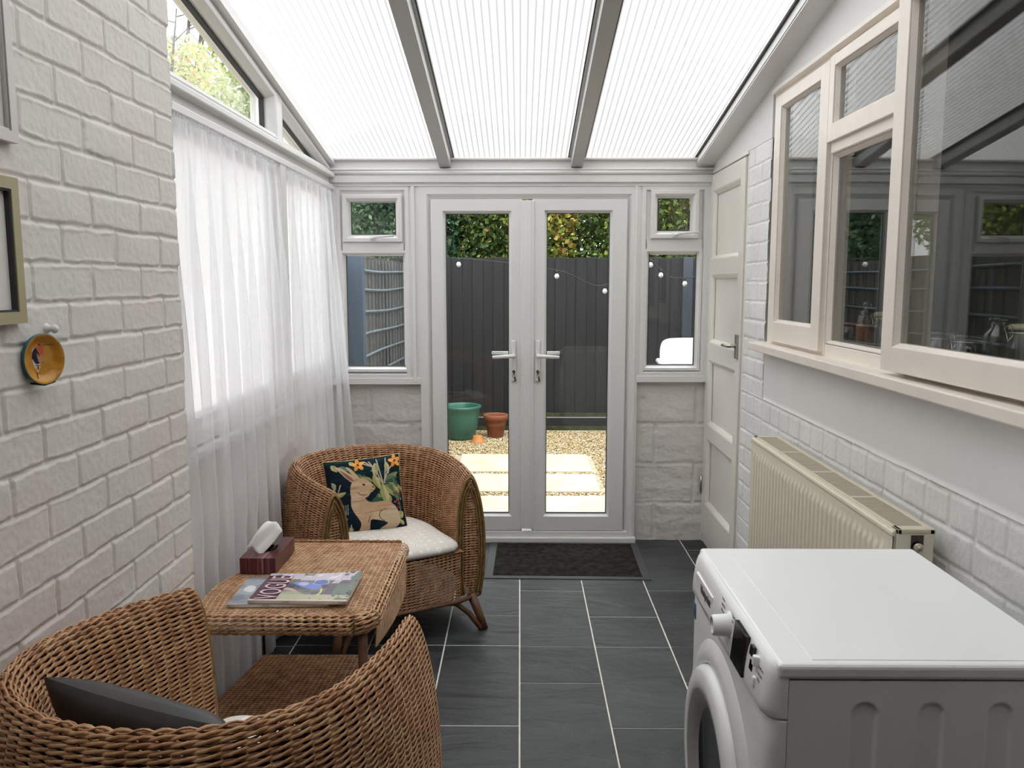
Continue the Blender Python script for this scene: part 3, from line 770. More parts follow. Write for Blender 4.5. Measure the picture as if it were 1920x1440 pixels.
b.tube([(X0, 3.868, 1.150), (XR - .055, 3.868, 1.150), (XR - .062, 3.88, 1.150), (XR - .060, 3.965, 1.148)], [.010, .0085, .009, .008], n=10)
plabel(b.build('door_handle', STEEL, e), 'small metal lever handle')
for z in (1.80, 0.33):
    b = MB(); b.tube([(X0 - .004, 4.530, z - .045), (X0 - .004, 4.530, z + .045)], .006, n=8); b.box(X0 - .003, X0 + .004, 4.515, 4.545, z - .045, z + .045)
    b.build('hinge', STEEL, e)
b = MB()
b.box(XR - .004, XR + .03, 3.80, 3.825, 0.0, 2.03, bev=.002, seg=1); b.box(XR - .012, XR + .03, 3.80, 4.545, 2.015, 2.034, bev=.002, seg=1); b.box(XR - .006, XR + .03, 4.524, 4.546, 0, 2.03)
struct(b.build('trim_14', DOORP), 'thin painted frame round the side door', 'door frame')

# ================================================================== WICKER
def strands(surf, nrow, ncol, wl, rn, rt, amp, s_range=(0, 1), t_range=(0, 1), K=6, phase=0):
    """woven strands lying on surf(S,T)->(...,3); ncol stakes across s, nrow strands up t"""
    ns = int(ncol * K / 2) + 1
    s = np.linspace(*s_range, ns); t = t_range[0] + (np.arange(nrow) + .5) / nrow * (t_range[1] - t_range[0])
    T, S_ = np.meshgrid(t, s, indexing='ij')
    P = surf(S_, T); e = 1e-3
    dS = surf(np.clip(S_ + e, 0, 1), T) - surf(np.clip(S_ - e, 0, 1), T)
    dT = surf(S_, np.clip(T + e, 0, 1)) - surf(S_, np.clip(T - e, 0, 1))
    nn = np.cross(dS, dT); nn /= np.linalg.norm(nn, axis=-1, keepdims=True) + 1e-12
    tt = dT / (np.linalg.norm(dT, axis=-1, keepdims=True) + 1e-12)
    row = np.arange(nrow)[:, None]
    u = (S_ - s_range[0]) / (s_range[1] - s_range[0]) * ncol
    # twined pairs: the two canes of a pair swap sides between one stake and the next
    k_ = row % 2
    wv = np.sin(PI * (u + k_ + phase)); wv = np.sign(wv) * np.abs(wv) ** 0.7
    C = P + nn * (amp * wv)[..., None]
    pitch = np.linalg.norm(surf(S_[:1] * 0 + .5, T[-1:] * 0 + t[min(1, nrow - 1)]) - surf(S_[:1] * 0 + .5, T[:1] * 0 + t[0]), axis=-1).mean()
    tp = (t_range[1] - t_range[0]) / nrow
    swap = (k_ * 2 - 1) * -.5 * pitch + (-(k_ * 2 - 1)) * .44 * pitch * np.cos(PI * (u + k_ + phase)) * -1 * (1 - 2 * k_)
    C = C + tt * swap[..., None]
    rj = np.random.default_rng(nrow * 13 + ncol)
    C = C + tt * (rj.uniform(-1, 1, (nrow, 1)) * rt * .18)[..., None] + tt * (fbm(u * .35, row * .9 + 0 * u, 5, 2) * rt * .45)[..., None]
    ang = np.array([0, 60, 120, 180, 240, 300]) * PI / 180
    V = C[:, :, None, :] + nn[:, :, None, :] * (rn * np.sin(ang))[None, None, :, None] + tt[:, :, None, :] * (rt * np.cos(ang))[None, None, :, None]
    k = len(ang)
    F = []
    base = (np.arange(nrow) * ns * k)
    g = grid_faces(ns, k, 0, wrap_v=True)
    F = (g[None] + base[:, None, None]).reshape(-1, 4)
    return V.reshape(-1, 3), F
def merge(parts):
    vs, fs, n = [], [], 0
    for v, f in parts:
        vs.append(v); fs.append(f + n); n += len(v)
    return np.vstack(vs), np.vstack(fs)
def stakes(surf, ncol, r, s_range=(0, 1), t_range=(0, 1), nt=30):
    """upright canes the strands are woven round: columns along t"""
    sv = s_range[0] + np.arange(0, ncol + 1) / ncol * (s_range[1] - s_range[0])
    t = np.linspace(*t_range, nt)
    S_, T = np.meshgrid(np.clip(sv, 0, 1), t, indexing='ij')
    P = surf(S_, T); e = 1e-3
    dS = surf(np.clip(S_ + e, 0, 1), T) - surf(np.clip(S_ - e, 0, 1), T)
    dT = surf(S_, np.clip(T + e, 0, 1)) - surf(S_, np.clip(T - e, 0, 1))
    nn = np.cross(dS, dT); nn /= np.linalg.norm(nn, axis=-1, keepdims=True) + 1e-12
    ss = dS / (np.linalg.norm(dS, axis=-1, keepdims=True) + 1e-12)
    ang = np.arange(4) * PI / 2
    V = P[:, :, None, :] + nn[:, :, None, :] * (r * np.sin(ang))[None, None, :, None] + ss[:, :, None, :] * (r * np.cos(ang))[None, None, :, None]
    g = grid_faces(nt, 4, 0, wrap_v=True)
    F = (g[None] + (np.arange(len(sv)) * nt * 4)[:, None, None]).reshape(-1, 4)
    return V.reshape(-1, 3), F

# tub chair -----------------------------------------------------------------
TIPZ, BACKZ = 0.650, 0.690
path_pts = [(-.290, -.300), (-.318, -.16), (-.325, 0.0), (-.295, .135), (-.215, .235), (-.11, .285), (0, .300), (.11, .285), (.215, .235), (.295, .135), (.325, 0.0), (.318, -.16), (.290, -.300)]
PATH, PLEN = catmull(path_pts, 400)
tang = np.gradient(PATH, axis=0); tang /= np.linalg.norm(tang, axis=1, keepdims=True)
NOUT = np.stack([-tang[:, 1], tang[:, 0]], 1)
if NOUT[0, 0] > 0: NOUT = -NOUT
cross_pts = [(.046, .135), (.060, .22), (.066, .33), (.063, .43), (.052, .52), (.036, .59), (.020, .632), (.002, .650), (-.016, .634), (-.034, .595), (-.049, .53), (-.057, .45), (-.060, .37), (-.060, .29)]
CROSS, CLEN = catmull(cross_pts, 400)
SS = np.linspace(0, 1, 400)
def ztop(s):
    return TIPZ + (BACKZ - TIPZ) * np.sin(np.clip(s, 0, 1) * PI) ** 0.8
def tub(S_, T):
    px = np.interp(S_, SS, PATH[:, 0]); py = np.interp(S_, SS, PATH[:, 1])
    nx = np.interp(S_, SS, NOUT[:, 0]); ny = np.interp(S_, SS, NOUT[:, 1])
    o = np.interp(T, SS, CROSS[:, 0]); z = np.interp(T, SS, CROSS[:, 1])
    zz = np.where(z > .3, .3 + (z - .3) * (ztop(S_) - .3) / (.65 - .3), z)
    lean = 0.035 * np.sin(S_ * PI) ** 2 * np.clip((zz - .2) / .5, 0, 1)
    return np.stack([px + nx * (o + lean), py + ny * (o + lean), zz], -1)
def arm_front(side):
    s0 = 0.0 if side < 0 else 1.0
    i0 = int(np.argmax(CROSS[:, 1])); zt = CROSS[i0, 1]
    oz = CROSS[:i0 + 1]; iz = CROSS[i0:][::-1]
    def f(S_, T):
        z = .137 + T * (zt - .012 - .137)
        oo = np.interp(z, oz[:, 1], oz[:, 0]) - .008; ii = np.interp(z, iz[:, 1], iz[:, 0]) + .008
        ii = np.where(z < iz[0, 1], iz[0, 0] + .008, ii)
        mid = (oo + ii) / 2; hw = np.maximum(oo - ii, .002) / 2
        o = mid + (S_ * 2 - 1) * hw
        p = PATH[0] if side < 0 else PATH[-1]; n = NOUT[0] if side < 0 else NOUT[-1]; tg = -tang[0] if side < 0 else tang[-1]
        d = -.004 - 0 * S_
        return np.stack([p[0] + n[0] * o + tg[0] * d, p[1] + n[1] * o + tg[1] * d, z], -1)
    return f
def arch_pts(side, inset, fwd, n=60):
    i0 = int(np.argmax(CROSS[:, 1])); out = []
    p = PATH[0] if side < 0 else PATH[-1]; n_ = NOUT[0] if side < 0 else NOUT[-1]; tg = -tang[0] if side < 0 else tang[-1]
    pts = list(CROSS) + [(-.060, .22), (-.056, .135)]
    pts, _ = catmull(pts, n)
    for (o, z) in pts:
        c = np.array([0.0, .36]); v = np.array([o, z]) - np.array([.003, z])
        o2 = o - np.sign(o - .003) * min(inset, abs(o - .003) * .8); z2 = z - inset * 1.6 * max(0, (z - .56) / .09)
        out.append((p[0] + n_[0] * o2 + tg[0] * fwd, p[1] + n_[1] * o2 + tg[1] * fwd, z2))
    return out
def apron(S_, T):
    xi = .235; y = -.315 - .030 * np.sin(S_ * PI)
    return np.stack([(S_ * 2 - 1) * xi, y, .135 + T * .205], -1)
def deck(S_, T):
    y = -.33 + T * .58; hw = .245 - .10 * np.clip((T - .55) / .45, 0, 1) ** 2
    return np.stack([(S_ * 2 - 1) * hw, y, .338 + 0 * S_], -1)
GAP_SHADE = mat('dark_gap_shade', (.05, .022, .014), rough=.8)  # colour stands in for the shade seen through the weave
def make_chair(label, rz, loc, sc):
    t = thing('wicker_armchair', label, 'armchair', loc, rz, scale=sc)
    V1 = strands(tub, 200, 52, 1, .0018, .0027, .0038)
    V2 = stakes(tub, 52, .0021)
    npmesh('woven_shell', *merge([V1, V2]), WICKER, t, smooth=True)
    for sd in (-1, 1):
        f = arm_front(sd)
        g = merge([strands(f, 88, 6, 1, .0016, .0028, .0022), stakes(f, 6, .0018, t_range=(0, .97))])
        npmesh('arm_front_panel', *g, WICKER, t, smooth=True)
        b = MB(); b.tube(arch_pts(sd, .004, .003), .0062, n=8); b.tube(arch_pts(sd, .016, .003), .0050, n=8); b.tube(arch_pts(sd, .027, .001), .0045, n=8)
        plabel(b.build('arm_braid', OLIVECANE, t), 'olive brown cane braid round the arm front')
    # added dark sheet standing in for the shade between the woven walls
    def shade_sheet(S_, T):
        Q = tub(S_, T * 0 + .5); zt_ = ztop(S_) - .035
        px = np.interp(S_, SS, PATH[:, 0]); py = np.interp(S_, SS, PATH[:, 1]); nx = np.interp(S_, SS, NOUT[:, 0]); ny = np.interp(S_, SS, NOUT[:, 1])
        z = .14 + T * (zt_ - .14); o = .004 + 0.035 * np.sin(S_ * PI) ** 2 * np.clip((z - .2) / .5, 0, 1)
        return np.stack([px + nx * o, py + ny * o, z], -1)
    sv, tv = np.meshgrid(np.linspace(.004, .996, 90), np.linspace(0, 1, 16), indexing='ij')
    lo = npmesh('gap_shade_sheet', shade_sheet(sv, tv).reshape(-1, 3), grid_faces(90, 16), GAP_SHADE, t, smooth=True)
    lm = lo.modifiers.new('thick', 'SOLIDIFY'); lm.thickness = .003
    g = merge([strands(apron, 34, 22, 1, .0017, .0030, .0026), stakes(apron, 22, .0019)])
    npmesh('front_apron', *g, WICKER, t, smooth=True)
    g = merge([strands(deck, 80, 20, 1, .0015, .0034, .0016)])
    npmesh('seat', *g, WICKER, t, smooth=True)
    # dark cane frame: base hoop and splayed legs with curved braces
    hoop = [tuple(np.r_[PATH[i] + NOUT[i] * .040, .134]) for i in range(0, 400, 8)] + [tuple(np.r_[PATH[-1] + NOUT[-1] * .04, .134])] + [(x, -.345, .134) for x in np.linspace(.22, -.22, 9)]
    b = MB(); b.tube(hoop, .0095, n=8, closed=True); plabel(b.build('base_frame', WOODLEG, t), 'dark brown cane base hoop')
    for (lx, ly) in ((-.30, -.33), (.30, -.33), (.25, .24), (-.25, .24)):
        b = MB(); sx_, sy_ = math.copysign(1, lx), math.copysign(1, ly)
        ft = (lx * 1.08, ly * 1.10)
        b.tube([(lx * .95, ly * .95, .145), (lx * 1.03, ly * 1.04, .06), (ft[0], ft[1], 0.0)], [.019, .017, .015], n=10)
        b.tube([(lx * .95 - sx_ * .14, ly * .97, .128), (lx * .95 - sx_ * .075, ly * .985, .118), (lx * 1.0 - sx_ * .040, ly * 1.02, .075), (ft[0] - sx_ * .022, ft[1], .012), (ft[0] - sx_ * .02, ft[1], 0.0)], [.009, .010, .011, .011, .011], n=8)
        plabel(b.build('leg', WOODLEG, t), 'dark brown cane leg')
    return t
def copy_tree(o, parent=None):
    c = o.copy(); COL.objects.link(c); c.parent = parent
    for ch in list(o.children): copy_tree(ch, c)
    return c
CH1 = dict(rz=math.radians(31), loc=(-.612, 3.47, 0.0), sc=1.0)
CH2 = dict(rz=math.radians(164), loc=(-.577, 1.480, 0.0), sc=(.94, .985, 1.135))
ch1 = make_chair('brown wicker tub armchair in the far corner holding the rabbit cushion', CH1['rz'], CH1['loc'], 1.0)
ch2 = copy_tree(ch1); ch2.location = CH2['loc']; ch2.rotation_euler = (0, 0, CH2['rz']); ch2.scale = CH2['sc']
ch2['label'] = 'brown wicker tub armchair in the foreground seen from behind, with a charcoal cushion'
for c in (ch1, ch2): c['group'] = 'pair of wicker tub armchairs'
def chair_pt(ch, p):
    a = ch['rz']; s = ch['sc'] if isinstance(ch['sc'], tuple) else (ch['sc'],) * 3; x, y, z = (v * q for v, q in zip(p, s))
    return (ch['loc'][0] + x * math.cos(a) - y * math.sin(a), ch['loc'][1] + x * math.sin(a) + y * math.cos(a), z)

# ---- seat cushions (cream with tiny flower sprigs)
def cream_mat():
    m, nt, o = new_mat('cream_sprig_fabric')
    p = N(nt, 'ShaderNodeBsdfPrincipled'); nt.links.new(p.outputs[0], o.inputs[0]); p.inputs['Roughness'].default_value = 0.85
    tcn = N(nt, 'ShaderNodeTexCoord')
    vo = N(nt, 'ShaderNodeTexVoronoi'); vo.inputs['Scale'].default_value = 26; vo.inputs['Randomness'].default_value = 0.25
    mp = N(nt, 'ShaderNodeMapping'); mp.inputs['Scale'].default_value = (1, 1, 0); nt.links.new(tcn.outputs['Object'], mp.inputs[0])
    nt.links.new(mp.outputs[0], vo.inputs['Vector'])
    r = N(nt, 'ShaderNodeValToRGB'); e = r.color_ramp.elements
    e[0].position = 0.0; e[0].color = (0.42, 0.30, 0.12, 1); e[1].position = 0.30; e[1].color = (0.74, 0.70, 0.64, 1)
    for q, c_ in ((.09, (0.42, 0.30, 0.12, 1)), (.11, (0.86, 0.85, 0.82, 1)), (.24, (0.86, 0.85, 0.82, 1))):
        x = e.new(q); x.color = c_
    nt.links.new(vo.outputs['Distance'], r.inputs[0]); nt.links.new(r.outputs[0], p.inputs['Base Color'])
    return m
CREAMFAB = cream_mat()
def pad(name, label, outline, z0, th, m, loc, rz, sc, cat):
    P, _ = catmull(outline, 120, closed=True)
    prof = [(0.0, 1), (.35, 1), (.6, .985), (.8, .93), (.92, .80), (.985, .55), (1, .30), (.985, .08), (.9, 0), (0, 0)]
    V = []; 
    for (k, h) in prof: V.append(np.c_[P[:, 0] * k, P[:, 1] * k, z0 + th * h + 0.004 * fbm(P[:, 0] * k * 9 + 3, P[:, 1] * k * 9, 9, 2) * (h > .5)])
    V = np.vstack(V); n = len(P)
    o = npmesh(name, V, grid_faces(len(prof), n, 0, wrap_v=True), m, smooth=True)
    o.location = loc; o.rotation_euler = (0, 0, rz); o.scale = sc if isinstance(sc, tuple) else (sc,) * 3
    return tag(o, label, cat, 'cream seat cushions')
seat_outline = [(-.215, -.33), (0, -.352), (.215, -.33), (.235, -.15), (.235, .02), (.18, .15), (0, .20), (-.18, .15), (-.235, .02), (-.235, -.15)]
pad('seat_cushion', 'cream dotted seat cushion in the far wicker armchair', seat_outline, .345, .05, CREAMFAB, CH1['loc'], CH1['rz'], 1.0, 'seat cushion')
pad('seat_cushion', 'cream dotted seat cushion just visible in the foreground wicker armchair', seat_outline, .345, .05, CREAMFAB, CH2['loc'], CH2['rz'], CH2['sc'], 'seat cushion')

# ---- printed pillow helper: high-resolution sheet with a painted pattern attribute
def inpoly(U, V, pts):
    pts = np.array(pts, float); r = np.zeros(U.shape, bool); j = len(pts) - 1
    for i in range(len(pts)):
        (xi, yi), (xj, yj) = pts[i], pts[j]
        c = ((yi > V) != (yj > V)) & (U < (xj - xi) * (V - yi) / (yj - yi + 1e-12) + xi)
        r ^= c; j = i
    return r
class Paint:
    def __init__(s, U, V, base): s.U, s.V = U, V; s.C = np.ones(U.shape + (4,)); s.C[..., :3] = base
    def put(s, m, c): s.C[m, :3] = c
    def poly(s, pts, c, smooth=True):
        if smooth and len(pts) > 3: pts, _ = catmull(pts, max(40, len(pts) * 8), closed=True)
        s.put(inpoly(s.U, s.V, pts), c)
    def ell(s, cx, cy, rx, ry, c, a=0):
        x = (s.U - cx) * math.cos(a) + (s.V - cy) * math.sin(a); y = -(s.U - cx) * math.sin(a) + (s.V - cy) * math.cos(a)
        s.put((x / rx) ** 2 + (y / ry) ** 2 < 1, c)
    def line(s, pts, w_, c):
        P = np.array(pts, float)
        if len(P) > 2: P, _ = catmull(P, 30)
        for a, b in zip(P, P[1:]):
            d = b - a; L = d.dot(d) + 1e-12; t = np.clip(((s.U - a[0]) * d[0] + (s.V - a[1]) * d[1]) / L, 0, 1)
            s.put(np.hypot(s.U - a[0] - t * d[0], s.V - a[1] - t * d[1]) < w_, c)
    def leaf(s, x, y, l, w_, a, c, c2=None):
        ux, uy = math.cos(a), math.sin(a)
        p = [(x, y), (x + ux * l * .35 - uy * w_, y + uy * l * .35 + ux * w_), (x + ux * l * .75 - uy * w_ * .7, y + uy * l * .75 + ux * w_ * .7), (x + ux * l, y + uy * l),
             (x + ux * l * .75 + uy * w_ * .6, y + uy * l * .75 - ux * w_ * .6), (x + ux * l * .35 + uy * w_, y + uy * l * .35 - ux * w_)]
        s.poly(p, c)
        if c2 is not None: s.poly([p[0], p[1], p[2], p[3]], c2, smooth=False)
def pillow(name, wd, hd, th, paint, mats, seamcol, parent=None, n=230, pinch=0.05, wave=0.0):
    u = np.linspace(0, 1, n); U, V = np.meshgrid(u, u, indexing='ij')
    a, b = U * 2 - 1, V * 2 - 1
    px = a * (1 - pinch * (1 - b ** 2) ** 1.0 * np.abs(a) ** 3) ; py = b * (1 - pinch * (1 - a ** 2) * np.abs(b) ** 3)
    dome = ((1 - a ** 4) * (1 - b ** 4)) ** 0.55
    H = th / 2 * dome + wave * fbm(U * 3, V * 9, 4, 3) * dome
    F_ = np.stack([px * wd / 2, py * hd / 2, H], -1); B_ = np.stack([px * wd / 2, py * hd / 2, -th / 2 * dome], -1)
    P = paint(U, V)
    V_ = np.vstack([F_.reshape(-1, 3), B_.reshape(-1, 3)])
    C = np.vstack([P.C.reshape(-1, 4), np.tile(np.array([*seamcol, 1.0]), (n * n, 1))])
    f1 = grid_faces(n, n); f2 = grid_faces(n, n, n * n)[:, ::-1]
    return npmesh(name, V_, np.vstack([f1, f2]), mats, parent, smooth=True, attrs={'print': ('FLOAT_COLOR', C)})
def rabbit_paint(U, V):
    NAVY = S((20, 34, 44)); P = Paint(U, V, NAVY)
    # woven ground: faint lighter bands
    n = fbm(U * 7, V * 26, 2, 3)
    P.put(n > .25, S((22, 52, 56))); P.put(n < -.42, S((17, 24, 36)))
    G1, G2, G3, G4 = S((90, 120, 88)), S((158, 160, 100)), S((62, 92, 78)), S((195, 188, 140))
    BR, CR, RED, OR = S((190, 178, 160)), S((200, 166, 128)), S((130, 48, 60)), S((226, 150, 62))
    rr_ = np.random.default_rng(5)
    for x, y, l, w_, a, c, c2 in ((.10, .93, .12, .035, -.9, G4, G2), (.20, .90, .14, .03, -.5, S((110, 150, 130)), G1), (.09, .70, .10, .03, -1.3, G2, G4), (.13, .52, .12, .028, 2.3, G2, G4), (.13, .52, .13, .028, .3, G2, G4),
                          (.33, .95, .08, .03, -.6, G4, G2), (.42, .78, .13, .03, -1.0, G3, G1), (.50, .76, .12, .025, -1.6, G3, S((60, 110, 110))),
                          (.62, .74, .20, .045, 1.9 + PI, G2, G4), (.66, .90, .20, .04, -1.7, G4, G2), (.80, .90, .17, .032, -1.5, G2, G4), (.60, .66, .17, .032, 2.7, G2, G1), (.60, .60, .13, .026, 2.9, G4, G2),
                          (.72, .62, .30, .055, -1.45, G2, G4), (.76, .60, .26, .05, -.85, G2, G1), (.80, .62, .27, .045, -.55, G1, G2), (.74, .62, .24, .045, .55, G2, S((120, 140, 96))), (.72, .64, .22, .04, .2, G3, G1),
                          (.86, .62, .26, .03, -1.2, G2, G4), (.66, .50, .16, .035, -1.7, G1, G2), (.80, .46, .15, .035, -1.8, G4, G2), (.60, .40, .14, .05, -.4, S((52, 84, 66)), S((70, 96, 70))), (.55, .38, .16, .05, .3, S((52, 84, 66)), G3),
                          (.90, .24, .10, .05, -1.2, G2, G4), (.95, .40, .14, .04, 2.4, G3, G1), (.12, .20, .09, .03, 1.4, CR, G4), (.17, .16, .10, .03, .9, CR, G4),
                          (.08, .05, .08, .03, .6, G2, G4), (.18, .05, .10, .03, 1.2, G1, G2), (.28, .04, .08, .03, 1.8, G2, G4), (.95, .06, .10, .025, 2.2, G4, G2), (.92, .55, .15, .03, 1.9, G3, G1), (.05, .35, .12, .03, 1.2, S((90, 66, 48)), S((60, 84, 60)))):
        P.leaf(x, y, l, w_, a, c, c2)
    for pts in ([(.72, .62), (.66, .78), (.58, .93)], [(.73, .62), (.70, .80), (.68, .95)], [(.75, .62), (.78, .80), (.80, .95)], [(.75, .64), (.82, .78), (.90, .86)], [(.66, .78), (.60, .80)], [(.60, .86), (.52, .90)], [(.63, .84), (.52, .94)],
                ([(.12, .52), (.10, .62), (.08, .70)]), ([(.14, .54), (.19, .66)])): P.line(pts, .0075, BR)
    for cx, cy in ((.44, .90), (.92, .90)):
        for k in range(5):
            a = k * 2 * PI / 5 + .4; P.ell(cx + .045 * math.cos(a), cy + .045 * math.sin(a), .045, .026, OR if k % 2 else S((235, 172, 90)), a)
        P.ell(cx, cy, .018, .018, S((130, 60, 40)))
    for k in range(11):
        P.ell(.86 + .10 * rr_.random(), .28 + .22 * rr_.random(), .017, .015, RED if k % 2 else S((168, 84, 92)))
    P.line([(.90, .50), (.92, .36), (.93, .20)], .006, S((120, 110, 80)))
    for k in range(5): P.line([(.16 + k * .022, .28), (.15 + k * .027, .40)], .005, S((150, 160, 160)))
    P.ell(.10, .33, .05, .07, S((66, 30, 34)))
    for k in range(4): P.line([(.13 + k * .05, .03), (.11 + k * .055, .14)], .005, S((205, 205, 190)))
    # rabbit
    body = [(.33, .62), (.31, .50), (.30, .38), (.33, .29), (.37, .22), (.40, .14), (.375, .06), (.36, .025), (.44, .02), (.50, .03), (.51, .10), (.53, .175), (.62, .16), (.70, .13), (.735, .10), (.66, .055), (.63, .025), (.70, .015), (.80, .02),
            (.87, .06), (.91, .13), (.90, .21), (.86, .31), (.77, .385), (.66, .395), (.55, .40), (.49, .44), (.47, .50)]
    head = [(.33, .66), (.38, .71), (.45, .72), (.52, .695), (.57, .65), (.625, .585), (.60, .54), (.56, .52), (.52, .475), (.44, .455), (.36, .46), (.31, .50), (.31, .59)]
    SKIN = S((203, 172, 140)); OUT = S((120, 84, 56))
    P.poly([(.36, .67), (.29, .72), (.19, .84), (.145, .90), (.21, .885), (.29, .82), (.39, .73)], S((212, 188, 160)))
    P.poly([(.35, .685), (.28, .745), (.205, .85), (.28, .80), (.36, .715)], S((158, 112, 88)))
    P.poly([(.40, .71), (.34, .79), (.285, .885), (.34, .86), (.42, .755), (.44, .715)], S((205, 180, 140)))
    P.poly(body, SKIN); P.poly(head, SKIN)
    m = inpoly(U, V, catmull(body, 200, closed=True)[0]) | inpoly(U, V, catmull(head, 100, closed=True)[0])
    sh = fbm(U * 3, V * 30, 12, 2)
    P.put(m & (sh > .30), S((214, 188, 158))); P.put(m & (sh < -.38), S((186, 150, 116)))
    P.put(m & (V < .27) & (U > .56) & (sh > -.6), S((208, 190, 158)))
    P.line([(.70, .13), (.64, .20), (.66, .27), (.73, .295)], .0055, OUT); P.line([(.49, .14), (.52, .22)], .005, OUT)
    P.line([(.40, .54), (.44, .505), (.50, .50)], .005, OUT); P.line([(.60, .545), (.56, .555)], .004, OUT)
    P.line([(.33, .44), (.42, .43), (.50, .44)], .004, S((170, 134, 104))); P.line([(.34, .28), (.5, .275), (.75, .29)], .004, S((168, 132, 100)))
    P.ell(.485, .63, .020, .012, S((60, 34, 22)), -.4); P.ell(.60, .59, .012, .012, S((120, 80, 60)))
    # piped edge
    ed = np.minimum(np.minimum(U, 1 - U), np.minimum(V, 1 - V)); P.put((ed < .012), S((200, 170, 120)))
    return P
PRINT = attr_mat('tapestry_print', rough=0.9, bump=0.5, bscale=500, spec=0.15)
rabbit = pillow('cushion', .335, .335, .12, rabbit_paint, PRINT, S((190, 165, 110)), wave=.004)
tag(rabbit, 'dark tapestry cushion showing a seated rabbit among leaves and orange flowers', 'cushion')
def place_pillow(o, ch, pos, lean, yaw_extra, roll=0):
    # local pillow: x right, y up, z toward viewer
    M = Matrix.Rotation(ch['rz'] + yaw_extra, 4, 'Z') @ Matrix.Rotation(PI / 2 - lean, 4, 'X') @ Matrix.Rotation(roll, 4, 'Z')
    p = chair_pt(ch, pos); M.translation = Vector(p); o.matrix_world = M
place_pillow(rabbit, CH1, (-.038, .050, .528), .30, math.radians(-16), roll=math.radians(4))
def plain(U, V):
    P = Paint(U, V, S((52, 50, 49))); return P
dk = pillow('cushion', .36, .34, .10, plain, DKFAB, S((40, 40, 40)), n=70, pinch=.07, wave=.008)
tag(dk, 'plain charcoal cushion lying against the back of the foreground armchair', 'cushion')
place_pillow(dk, CH2, (.075, .085, .515), .50, math.radians(0), roll=math.radians(10))

